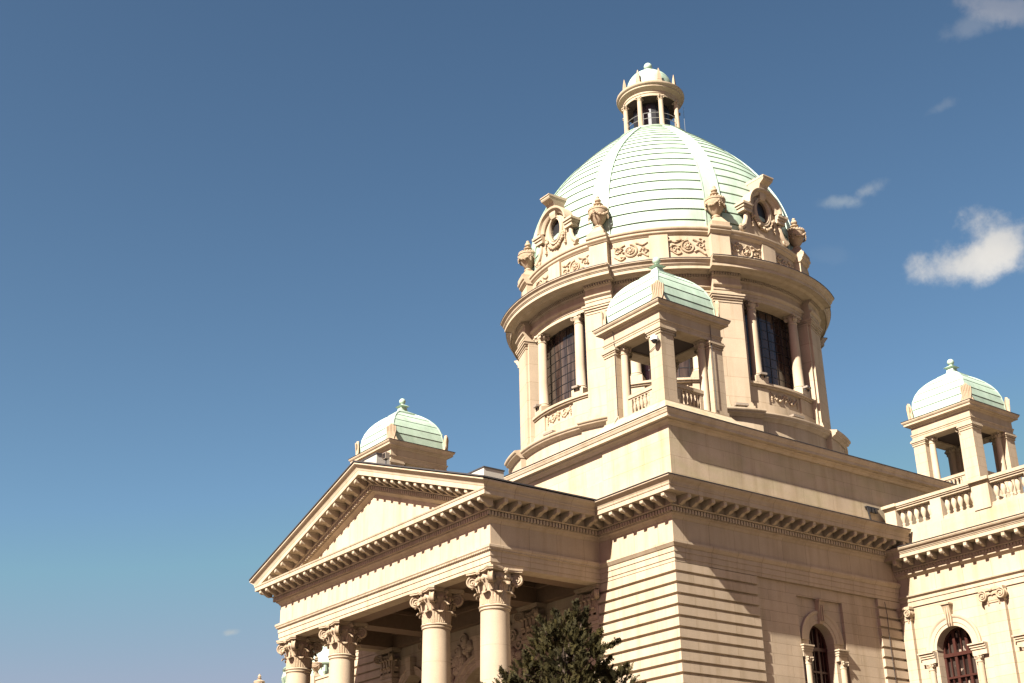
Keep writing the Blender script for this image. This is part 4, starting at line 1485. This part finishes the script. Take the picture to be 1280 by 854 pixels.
    for s_ in (-1, 1):
        lo, hi = sorted((s_ * 0.98, s_ * 1.04))
        br.box(lo, hi, -1.2, -0.36, 31.1, zc + 0.1, T)
        lo, hi = sorted((s_ * 1.0, s_ * 1.5))
        br.prism([(1.0 * s_, 31.1), (1.55 * s_, 31.1), (1.15 * s_, 31.7), (1.0 * s_, 32.15)], -0.9, -0.30, lambda a, z, d: T(a, d, z))
    child('dormer_roof', br, 'copper', dw, smooth=30)

# --- lantern
mb = MB()
mb.lathe([(1.25, 42.0), (1.50, 42.0), (1.50, 42.16), (1.53, 42.17), (1.53, 42.30), (1.56, 42.32), (1.60, 42.38), (1.70, 42.44), (1.74, 42.46), (1.74, 42.54), (1.82, 42.60), (1.84, 42.64), (1.84, 42.72), (1.2, 42.82)], 64, (CX, CY))
lan = bp_('lantern', mb, 'stone', smooth=30)
mb = MB().lathe([(1.45, 42.0), (1.45, 41.97), (1.1, 41.9), (0.6, 41.85), (0.0, 41.85)], 48, (CX, CY))
child('lantern_ceiling', mb, 'dark_soffit', lan)
mb = MB().lathe([(1.68, 39.95), (1.68, 40.02), (0.0, 40.04)], 48, (CX, CY))
child('lantern_floor', mb, 'copper_dark', lan)
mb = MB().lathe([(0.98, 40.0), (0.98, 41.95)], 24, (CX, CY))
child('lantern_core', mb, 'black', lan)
lc = None
for q in range(8):
    a = 22.5 + 45 * q
    x, y, z = pol(1.46, a, 40.02)
    if lc is None:
        sh = MB().lathe([(0.17, 0.08), (0.17, 0.12), (0.145, 0.16), (0.14, 0.2), (0.125, 1.72), (0.14, 1.74)], 16)
        sh.box(-0.19, 0.19, -0.19, 0.19, -0.08, 0.08)
        cp = scroll_capital(0.12, 0.26)
        sh.add([(p, r_, s_ + 1.725) for p, r_, s_ in cp.v], cp.f)
        lc = sh.build('lantern_column', M['stone'], lan, smooth=35)
        o = lc
    else:
        o = lc.copy(); col.objects.link(o); o.parent = lan
    o.location = (x, y, z); o.rotation_euler = (0, 0, R(a))
for z in (40.62, 40.95):
    child('railing', MB().tube([pol(1.46, i * 7.5, z) for i in range(48)], 0.018, 5, closed=True), 'steel', lan)
pr = [(1.38, 42.78), (1.38, 43.02), (1.30, 43.05), (1.30, 43.30)]
for i in range(14):
    e = PI / 2 * i / 14
    pr.append((1.24 * math.cos(e), 43.32 + 1.12 * math.sin(e)))
    if i in (3, 6, 9): pr += [(1.24 * math.cos(e) - 0.03, 43.32 + 1.12 * math.sin(e) + 0.005), (1.24 * math.cos(e) - 0.03, 43.36 + 1.12 * math.sin(e))]
pr += [(0.16, 44.42), (0.16, 44.50), (0.25, 44.55), (0.25, 44.61), (0.14, 44.66)]
mb = MB().lathe(pr, 48, (CX, CY))
mb.blob((CX, CY, 44.86), 0.23, 20, 12)
child('lantern_cap', mb, 'copper', lan, smooth=40)
for q in range(8):
    mb = MB()
    a = 22.5 + 45 * q
    x, y, z = pol(1.45, a, 0)
    Tq = lambda px, py, pz, x=x, y=y, a=a: (x + px * math.cos(R(a)) - py * math.sin(R(a)), y + px * math.sin(R(a)) + py * math.cos(R(a)), pz)
    mb.taper((0.12, 0.16), (0.07, 0.12), 42.74, 43.05, Tq); mb.taper((0.08, 0.12), (0.055, 0.08), 43.05, 43.45, Tq); mb.taper((0.055, 0.08), (0.01, 0.015), 43.45, 43.80, Tq)
    child('acroterion', mb, 'carved', lan)
mb = MB()
x, y, z = pol(1.75, 38, 40.0)
mb.tube([(x, y, 39.8), (x, y, 41.9)], 0.012, 5)
child('lightning_rod', mb, 'steel', lan)

# --- corner towers
def make_tower():
    mb = MB()
    H = 1.62
    s4 = lambda h: [(-h, h), (-h, -h), (h, -h), (h, h)]
    mb.sweep([(-0.62, 22.30), (0.0, 22.30), (0.0, 22.44), (0.02, 22.45), (0.02, 22.50), (0.05, 22.54), (0.05, 22.58), (0.0, 22.60), (0.0, 22.90), (0.06, 22.94), (0.12, 23.0), (0.14, 23.01), (0.23, 23.02), (0.23, 23.10), (0.27, 23.14), (0.30, 23.19), (0.30, 23.235), (-0.62, 23.32)], s4(H), closed=True)
    tw = mb.build('corner_tower', M['tower'], None)
    MB().box(-1.15, 1.15, -1.15, 1.15, 22.36, 22.5).build('tower_ceiling', M['dark_soffit'], tw)
    e = MB().sweep([(0.1, 23.275), (0.1, 23.25), (0.32, 23.24), (0.32, 23.262)], s4(H), closed=True)
    e.build('gutter_edge', M['roof_lead'], tw)
    bs = MB().taper((H + 0.52, H + 0.52), (H + 0.10, H + 0.10), 18.70, 19.215)
    bs.box(-H - 0.10, H + 0.10, -H - 0.10, H + 0.10, 19.215, 19.25)
    bs.build('tower_base', M['attic'], tw)
    pr0 = MB()
    pr0.box(-0.325, 0.325, -0.325, 0.325, 19.2, 22.06)
    pr0.box(-0.365, 0.365, -0.365, 0.365, 19.2, 19.42)
    for ee, z0, z1 in ((0.03, 22.0, 22.07), (0.05, 22.10, 22.17), (0.09, 22.17, 22.24), (0.06, 22.24, 22.30), (0.0, 22.05, 22.12)):
        pr0.box(-0.33 - ee, 0.33 + ee, -0.33 - ee, 0.33 + ee, z0, z1)
    p0 = None
    for sx in (-1, 1):
        for sy in (-1, 1):
            if p0 is None: p0 = pr0.build('pier', M['tower'], tw); o = p0
            else: o = p0.copy(); col.objects.link(o); o.parent = tw
            o.location = (sx * 1.295, sy * 1.295, 0)
    c0 = None
    for k in range(4):
        for s_ in (-1, 1):
            a = k * PI / 2
            lx, ly = s_ * 0.83, -1.27
            x, y = lx * math.cos(a) - ly * math.sin(a), lx * math.sin(a) + ly * math.cos(a)
            if c0 is None:
                sh = MB().lathe([(0.22, 19.2), (0.22, 19.32), (0.18, 19.38), (0.17, 19.42), (0.145, 22.0)], 16)
                cp = scroll_capital(0.145, 0.32)
                sh.add([(p, q, r_ + 21.98) for p, q, r_ in cp.v], cp.f)
                c0 = sh.build('tower_column', M['stone'], tw, smooth=35); o = c0
            else: o = c0.copy(); col.objects.link(o); o.parent = tw
            o.location = (x, y, 0)
    for k in range(4):
        bl = MB()
        a = k * PI / 2
        T = lambda px, py, pz, a=a: (px * math.cos(a) - py * math.sin(a), px * math.sin(a) + py * math.cos(a), pz)
        bl.box(-0.95, 0.95, -1.36, -1.16, 20.08, 20.22, T); bl.box(-0.95, 0.95, -1.32, -1.20, 20.02, 20.08, T)
        bl.box(-0.95, 0.95, -1.34, -1.18, 19.2, 19.42, T)
        for sx in (-0.60, 0.60): bl.box(sx - 0.1, sx + 0.1, -1.33, -1.19, 19.42, 20.02, T)
        for j in range(5):
            xx = -0.40 + 0.20 * j
            cxb, cyb, _ = T(xx, -1.26, 0)
            bl.lathe([(0.06, 19.42), (0.045, 19.47), (0.04, 19.52), (0.07, 19.66), (0.065, 19.74), (0.04, 19.88), (0.055, 19.93), (0.06, 20.02)], 8, (cxb, cyb))
        bl.build('tower_balustrade', M['tower'], tw)
    # square copper dome with lapped courses
    rf = MB()
    HT = [(0, 1.52), (0.2, 1.515), (0.4, 1.455), (0.55, 1.36), (0.685, 1.215), (0.8, 1.02), (0.88, 0.85), (0.95, 0.65), (1.0, 0.46)]
    def half(t_):     # half width of the roof at height t (0..1)
        t_ = min(max(t_, 0), 1)
        for i in range(len(HT) - 1):
            if t_ <= HT[i + 1][0]:
                q = (t_ - HT[i][0]) / (HT[i + 1][0] - HT[i][0])
                return HT[i][1] + (HT[i + 1][1] - HT[i][1]) * q
        return HT[-1][1]
    Z0, Z1 = 23.42, 25.36
    pr = [(1.52, 23.24), (1.52, 23.40)]
    NCt = 5
    for i in range(NCt):
        for j in range(5):
            t_ = (i + j / 5) / NCt
            pr.append((half(t_) + 0.02 * (1 - j / 5), Z0 + (Z1 - Z0) * t_))
        t_ = (i + 0.93) / NCt
        pr += [(half(t_), Z0 + (Z1 - Z0) * t_), (half(t_) - 0.06, Z0 + (Z1 - Z0) * t_ + 0.003), (half(t_) - 0.06, Z0 + (Z1 - Z0) * ((i + 1) / NCt) - 0.006)]
    pr += [(0.44, Z1)]
    P = []; F = []
    for h_, z in pr: P += [(-h_, -h_, z), (h_, -h_, z), (h_, h_, z), (-h_, h_, z)]
    for i in range(len(pr) - 1):
        for j in range(4):
            F.append((i * 4 + j, i * 4 + (j + 1) % 4, i * 4 + 4 + (j + 1) % 4, i * 4 + 4 + j))
    F.append((0, 3, 2, 1)); L = len(pr) - 1; F.append((L * 4, L * 4 + 1, L * 4 + 2, L * 4 + 3))
    rf.add(P, F)
    # hip ribs
    for sx in (-1, 1):
        for sy in (-1, 1):
            pts = []
            for i in range(21):
                t_ = i / 20
                h_ = half(t_) - 0.045
                pts.append((sx * h_, sy * h_, Z0 + (Z1 - Z0) * t_))
            rf.tube(pts, 0.075, 8)
    # flat border strip along the eaves, with clips
    for k in range(4):
        a = k * PI / 2
        T = lambda px, py, pz, a=a: (px * math.cos(a) - py * math.sin(a), px * math.sin(a) + py * math.cos(a), pz)
        rf.box(-1.56, 1.56, -1.58, -1.50, 23.30, 23.36, T)
    ro = rf.build('tower_roof', M['copper'], tw, smooth=30)
    fi = MB()
    fi.taper((0.52, 0.52), (0.52, 0.52), 25.34, 25.42); fi.taper((0.50, 0.50), (0.20, 0.20), 25.42, 25.60); fi.taper((0.20, 0.20), (0.16, 0.16), 25.60, 25.80)
    fi.taper((0.17, 0.17), (0.27, 0.27), 25.80, 25.86); fi.taper((0.27, 0.27), (0.10, 0.10), 25.86, 25.97)
    fi.lathe([(0.09, 25.95), (0.09, 26.02)], 12)
    fi.blob((0, 0, 26.15), 0.165, 18, 10)
    fi.build('finial', M['copper'], tw, smooth=40)
    a0_ = None
    for k in range(4):
        if a0_ is None:
            ac = MB()
            ac.taper((0.20, 0.20), (0.13, 0.15), 0, 0.12)
            # shell-shaped leaf standing on the corner
            n2 = 9
            outl = [(-0.36, 0.0), (-0.27, 0.14), (-0.20, 0.34), (-0.18, 0.52), (-0.16, 0.72), (-0.09, 0.86), (0, 0.92), (0.09, 0.86), (0.16, 0.72), (0.18, 0.52), (0.20, 0.34), (0.27, 0.14), (0.36, 0.0)]
            ac.prism([(a, z) for a, z in outl], -0.05, 0.06, lambda a, z, d: (d + 0.10 * max(0, z - 0.5) + 0.03, a, z))
            for i in range(7):
                e = (i - 3) * 0.058
                ac.tube([(0.07 + 0.10 * max(0, z - 0.5) + 0.04, e * (0.5 + 0.75 * math.sin(z * 2.6)), z) for z in (0.10, 0.30, 0.5, 0.68, 0.84 - 0.03 * abs(i - 3))], [0.03, 0.036, 0.04, 0.04, 0.035], 5)
            a0_ = ac.build('acroterion', M['carved'], tw); o = a0_
        else: o = a0_.copy(); col.objects.link(o); o.parent = tw
        e = PI / 4 + k * PI / 2
        o.location = (1.54 * math.sqrt(2) * math.cos(e), 1.54 * math.sqrt(2) * math.sin(e), 23.26)
        o.rotation_euler = (0, 0, e)
    return tw
TK = 9.38
tw = make_tower()
tw.parent = B
tw.location = (9.34, -9.42, 0)
for tx_, ty_ in ((-9.64, -9.5), (9.5, 9.5), (-9.5, 9.5)):
    copy_tree(tw, B, (tx_, ty_, 0))

# --- boxes on the portico roof
for (x1, y0, w_, d_, zt, zb) in ((-7.65, -2.5, 1.25, 0.96, 18.05, 16.8), (-11.56, -5.0, 1.28, 0.62, 19.24, 18.2)):
    mb = MB().box(x1 - w_, x1, y0, y0 + d_, zb, zt - 0.05)
    o = bp_('roof_hatch', mb, 'plaster')
    child('hatch_cap', MB().box(x1 - w_ - 0.03, x1 + 0.03, y0 - 0.03, y0 + d_ + 0.03, zt - 0.05, zt), 'roof_lead', o)

# ------------------------------------------------------------------ pavilion far behind on the left
V = empty('pavilion', (-50, 14, 0))
tag(V, 'distant pavilion with pale green roof and urns seen behind the left portico columns', 'building')
def vp_(name, mb, m_, **kw):
    o = mb.build(name, m_, V, **kw)
    o.location = (50, -14, 0)
    return o
mb = MB().box(-62, -41, 11.7, 26, 0, 16.0)
vp_('pavilion_wall', mb, 'stone')
mb = MB().sweep([(-0.4, 15.6), (0, 15.6), (0.2, 15.75), (0.5, 15.8), (0.5, 15.95), (0.6, 16.1), (-0.4, 16.15)], [(-62, 26), (-62, 11.7), (-41, 11.7), (-41, 26)])
vp_('pavilion_cornice', mb, 'stone')
mb = MB()
mb.box(-61.8, -41.2, 11.75, 12.25, 16.1, 16.75); mb.box(-61.9, -41.1, 11.68, 12.32, 16.75, 16.9)
vp_('pavilion_parapet', mb, 'stone')
vp_('parapet_pedestal', MB().box(-47.6, -46.6, 11.6, 12.4, 16.1, 17.0), 'stone'); vp_('parapet_pedestal', MB().box(-55.9, -54.9, 11.6, 12.4, 16.1, 17.0), 'stone')
for x in (-47.1, -55.35):
    o = MB().add([(p[0] * 0.8, p[1] * 0.8, p[2] * 0.68) for p in um.v], um.f).build('urn', M['carved'], V, smooth=35)
    o.location = (x + 50, 12 - 14, 16.95)
mb = MB()
prf = [(1.0, 16.2), (1.0, 17.6), (0.99, 18.25), (0.98, 19.2), (0.92, 20.0), (0.76, 20.8), (0.5, 21.4), (0.2, 21.7), (0.02, 21.8)]
P = []; F = []
n_ = 32
for f_, z in prf:
    for i in range(n_):
        e = 2 * PI * i / n_
        P.append((-55.00 + 3.3 * f_ * math.cos(e), 17.5 + 3.3 * f_ * math.sin(e), z))
for i in range(len(prf) - 1):
    for j in range(n_):
        F.append((i * n_ + j, i * n_ + (j + 1) % n_, (i + 1) * n_ + (j + 1) % n_, (i + 1) * n_ + j))
mb.add(P, F)
vp_('pavilion_roof', mb, 'copper', smooth=30)
mb = MB().lathe([(3.2, 19.0), (3.42, 19.02), (3.48, 19.12), (3.42, 19.22), (3.2, 19.25)], 40, (-55.00, 17.5))
vp_('roof_band', mb, 'copper_dark', smooth=40)
mb = MB()
for k in range(14):
    e = -2.6 + k * 0.22
    x, y = -55.00 + 3.3 * math.cos(e), 17.5 + 3.3 * math.sin(e)
    mb.tube([(x, y, 18.95), (x + 0.1 * math.cos(e), y + 0.1 * math.sin(e), 18.5), (x + 0.03, y, 18.0)], [0.12, 0.16, 0.06], 6)
    mb.blob((x, y, 18.5), 0.17, 6, 4)
vp_('roof_ornament', mb, 'copper_dark')

# ------------------------------------------------------------------ small fittings
S = empty('security_camera', (CX + 9.34 + 1.63 - 0.13, CY - 9.42 - 1.63 - 0.01, 21.62))
tag(S, 'white dome security camera on the corner pier of the near small tower', 'security camera')
mb = MB().lathe([(0.15, 0.02), (0.155, 0.10), (0.14, 0.18), (0.06, 0.23), (0.0, 0.24)], 18, (0, -0.2))
mb.build('housing', M['white'], S, smooth=40)
mb = MB().blob((0, -0.2, 0.03), (0.12, 0.12, 0.14), 14, 8)
mb.build('lens_dome', M['black'], S, smooth=40)
mb = MB().box(-0.05, 0.05, -0.12, 0.02, 0.06, 0.14)
mb.build('bracket', M['white'], S)
mb = MB().tube([(0.0, -0.05, 0.02), (-0.15, -0.02, -0.1), (-0.42, -0.015, -0.2), (-0.52, -0.01, -0.2)], 0.014, 5)
mb.build('cable', M['black'], S)

def floodlight(a, r, z, label, wdt=0.7):
    o = empty('floodlight', pol(r, a, z))
    o.rotation_euler = (0, 0, R(a))
    tag(o, label, 'floodlight', 'floodlights on the ledges of the drum')
    MB().box(-0.14, 0.14, -wdt / 2, wdt / 2, 0.10, 0.19).build('lamp_housing', M['bar'], o)
    MB().box(-0.12, 0.12, -wdt / 2 + 0.03, wdt / 2 - 0.03, 0.19, 0.205).build('lamp_glass', M['pane'], o)
    for s_ in (-1, 1): MB().box(-0.03, 0.03, s_ * wdt * 0.35 - 0.02, s_ * wdt * 0.35 + 0.02, 0.0, 0.10).build('bracket', M['black'], o)
floodlight(-90, 7.72, 21.76, 'flat floodlight on the drum ledge under the left drum window')
floodlight(0, 7.72, 21.76, 'flat floodlight on the drum ledge under the right drum window')
floodlight(-22.5, 7.92, 21.80, 'flat floodlight at the foot of the pier right of the near tower', 0.6)
for a, wd in ((-78.8, 'inner column of the left drum window'), (-101.2, 'outer column of the left drum window'), (-11.2, 'inner column of the right drum window'), (11.2, 'outer column of the right drum window')):
    floodlight(a, 7.40, 23.62, 'small dark floodlight at the base of the ' + wd, 0.34)

o = empty('floodlight', (-11.30, -4.72, 18.78))
tag(o, 'small floodlight on a bracket beside the white box at the pediment apex', 'floodlight')
MB().box(-0.13, 0.13, -0.10, 0.10, 0.16, 0.42).build('lamp_housing', M['bar'], o)
MB().box(-0.10, 0.10, -0.115, -0.10, 0.19, 0.39).build('lamp_glass', M['pane'], o)
MB().tube([(0, 0, -0.25), (0, 0, 0.16)], 0.03, 6).build('bracket', M['black'], o)

# drain pipe end and lightning conductors belong to the building
mb = MB().tube([(CX - 8.0, CY - AH - 0.35, 18.5), (CX - 8.6, CY - AH - 0.55, 18.42)], 0.13, 10)
bp_('drain_pipe', mb, 'black')
mb = MB().tube([(0.03, 11.0, 12.9), (0.03, 11.05, 12.4), (0.02, 11.02, 11.2), (0.03, 11.08, 9.0)], 0.012, 5)
bp_('lightning_conductor', mb, 'black')
_x, _y = CX + 9.34 - 0.98, CY - 9.42 - 1.645
bp_('lightning_conductor', MB().tube([(_x, _y - 0.32, 23.3), (_x, _y - 0.05, 23.0), (_x, _y, 22.6), (_x, _y, 19.4), (_x - 0.1, _y - 0.35, 18.75)], 0.014, 5), 'black')
bp_('lightning_conductor', MB().tube([(_x + 2.1 + 0.1, CY - 9.42 - 1.05 + 2.0, 18.8), (_x + 2.66, CY - 9.42 + 1.0, 19.4), (_x + 2.66, CY - 9.42 + 1.0, 23.2)], 0.014, 5), 'black')
mb = MB()
mb.box(0.85, 1.0, 10.4, 10.9, 16.62, 16.72); mb.box(0.55, 1.0, 10.9, 11.05, 16.3, 16.72)
mb = MB()
Tj = lambda x, y, z: (x, y, z)
for i in range(3): mb.box(-0.36 + 0.0, -0.28, 11.2 + i * 0.2, 11.32 + i * 0.2, 16.62, 16.80)
mb.box(-0.42, -0.30, 11.1, 11.85, 16.80, 16.86)
mb.tube([(-0.33, 11.15, 16.8), (-0.33, 11.3, 16.2), (-0.33, 11.5, 15.7)], 0.04, 6)
bp_('junction_box', mb, 'black')

# ------------------------------------------------------------------ tree in front of the portico
TT = empty('yew_tree', (6.75, -10.5, 0))
tag(TT, 'dark olive conifer with shaggy pointed sprays in front of the portico corner', 'tree')
rnd = random.Random(11)
hv = Vector((-math.sin(AZ), math.cos(AZ), 0))     # only used to lay the crown's lobes out across the facade
lt = Vector((math.cos(AZ), math.sin(AZ), 0))
tk = MB()
tk.tube([(0, 0, 0), (0.05, 0.02, 2), (-0.04, 0.05, 4), (0.05, 0, 6), (0.0, 0.0, 7.8)], [0.26, 0.22, 0.17, 0.11, 0.04], 10)
lf = MB()
lobes = []
# (lateral, depth, z, radius)
lobes += [(0.05, 0, 7.95, 0.38), (0.42, 0.1, 8.0, 0.33), (-0.42, 0.0, 7.75, 0.40), (0.5, 0.2, 7.55, 0.45), (0.0, -0.3, 7.4, 0.7), (-0.5, 0.1, 7.3, 0.5), (0.55, -0.1, 7.2, 0.55),
          (-0.95, 0.0, 6.85, 0.42), (0.1, -0.4, 6.7, 0.8), (0.85, 0.2, 6.75, 0.42), (-1.4, 0.1, 6.4, 0.42), (-0.6, 0.5, 6.4, 0.8), (0.9, 0.5, 6.3, 0.75), (1.35, -0.1, 6.55, 0.42),
          (-1.7, 0.0, 6.0, 0.55), (1.7, 0.2, 6.0, 0.5), (0.0, -0.8, 5.8, 1.0), (-1.2, -0.6, 5.5, 0.9), (1.2, -0.6, 5.5, 0.9), (0, 1.0, 5.8, 1.0), (-1.9, 0.3, 5.0, 0.8), (2.0, 0.3, 5.0, 0.8), (0, -1.3, 4.6, 1.1), (-1.2, 1.1, 4.6, 1.0), (1.3, 1.1, 4.6, 1.0), (-1.8, -0.8, 3.8, 1.0), (1.8, -0.8, 3.8, 1.0), (0.2, 1.5, 3.6, 1.1), (-0.2, -1.7, 3.2, 1.1), (2.2, 0.4, 3.2, 0.9), (-2.2, 0.4, 3.2, 0.9), (0, 0, 2.6, 1.4), (1.3, 1.2, 2.2, 1.0), (-1.3, -1.2, 2.2, 1.0)]
tufts = [(-0.55, 0.0, 8.25, 0.45, 1.9), (0.62, 0.0, 8.45, 0.4, 1.2), (1.15, 0.1, 7.25, 0.7, 0.9), (1.35, 0.0, 7.62, 0.75, 0.5), (1.55, 0.1, 7.05, 0.8, 0.6), (1.9, 0.0, 6.55, 0.8, 0.4), (2.5, 0.1, 6.25, 0.9, 1.4), (-0.95, 0.0, 7.4, 0.4, 2.0), (-1.55, 0.0, 7.0, 0.55, 2.1), (-2.0, 0.0, 6.65, 0.55, 2.2), (0.35, 0, 8.6, 0.4, 1.4), (-0.2, 0, 8.4, 0.35, 1.9), (0.95, 0.1, 7.9, 0.5, 1.0)]
def spray(mb, base, d, L, wd, nl):
    """a flat yew shoot: leaflets both sides of a twig"""
    d = d.normalized()
    side = d.cross(Vector((rnd.uniform(-1, 1), rnd.uniform(-1, 1), rnd.uniform(-.2, 1)))).normalized()
    up_ = side.cross(d)
    for i in range(nl):
        t_ = (i + rnd.random() * 0.6) / nl
        p = base + d * (L * t_) + Vector((0, 0, -0.10 * L * t_ * t_))
        s_ = 1 if i % 2 else -1
        ll = wd * (1.15 - 0.75 * t_) * rnd.uniform(0.7, 1.2)
        q = (side * s_ + d * 0.7 + up_ * rnd.uniform(-0.35, 0.5)).normalized() * ll
        ww = d.cross(q).normalized().cross(q).normalized() * (0.010 + 0.007 * rnd.random())
        mb.add([p - ww, p + ww, p + q + ww * 0.4, p + q - ww * 0.4], [(0, 1, 2, 3)])
for la, de, z, r_ in lobes:
    c_ = lt * la + hv * de + Vector((0, 0, z))
    k = int(330 * r_ ** 1.8) + 40
    z += 0.42 if z > 5 else 0.2
    c_.z = z
    tk.tube([(0, 0, max(0.5, z - 0.9 - 0.3 * abs(la))), tuple(c_ * 0.55 + Vector((0, 0, z * 0.42))), tuple(c_)], [0.07, 0.045, 0.015], 6)
    for i in range(k):
        v = Vector((rnd.gauss(0, 1), rnd.gauss(0, 1), rnd.gauss(0, 1))).normalized()
        rr = r_ * rnd.uniform(0.45, 1.0) ** 0.5
        if rnd.random() < 0.08: rr = r_ * rnd.uniform(1.0, 1.25)
        p = c_ + v * rr * 0.9
        d = v * 0.8 + Vector((0, 0, 0.55)) + Vector((rnd.uniform(-.4, .4), rnd.uniform(-.4, .4), rnd.uniform(-.3, .4)))
        spray(lf, p - d.normalized() * 0.08, d, rnd.uniform(0.14, 0.30), 0.062, 16)
for la, de, z, L, ang in tufts:
    c_ = lt * la + hv * de + Vector((0, 0, z))
    d = (lt * math.cos(ang) + Vector((0, 0, math.sin(ang)))).normalized()
    c_.z += 0.40
    st = c_ - d * L
    tk.tube([tuple(st - d * 0.3), tuple(st), tuple(c_)], [0.02, 0.016, 0.006], 5)
    for i in range(int(95 * L)):
        t_ = rnd.random()
        p = st + d * (L * t_)
        dd = d * 0.8 + Vector((rnd.uniform(-.8, .8), rnd.uniform(-.8, .8), rnd.uniform(-.5, .8)))
        spray(lf, p, dd, rnd.uniform(0.12, 0.24) * (1.2 - 0.6 * t_), 0.075, 10)
mt, t, b = mat('yew foliage')
c = ramp(t, noise(t, 2.2, detail=5), [(0.3, (0.011, 0.0093, 0.0026)), (0.5, (0.0221, 0.0179, 0.0043)), (0.72, (0.0442, 0.034, 0.0076))])
b.inputs['Roughness'].default_value = 0.8
b.inputs['Specular IOR Level'].default_value = 0.15
t.links.new(c, b.inputs['Base Color'])
M['yew'] = mt
M['bark'] = plain('bark', (0.055, 0.035, 0.022), 0.9)
tk.build('trunk', M['bark'], TT, smooth=50)
lf.build('foliage', M['yew'], TT)
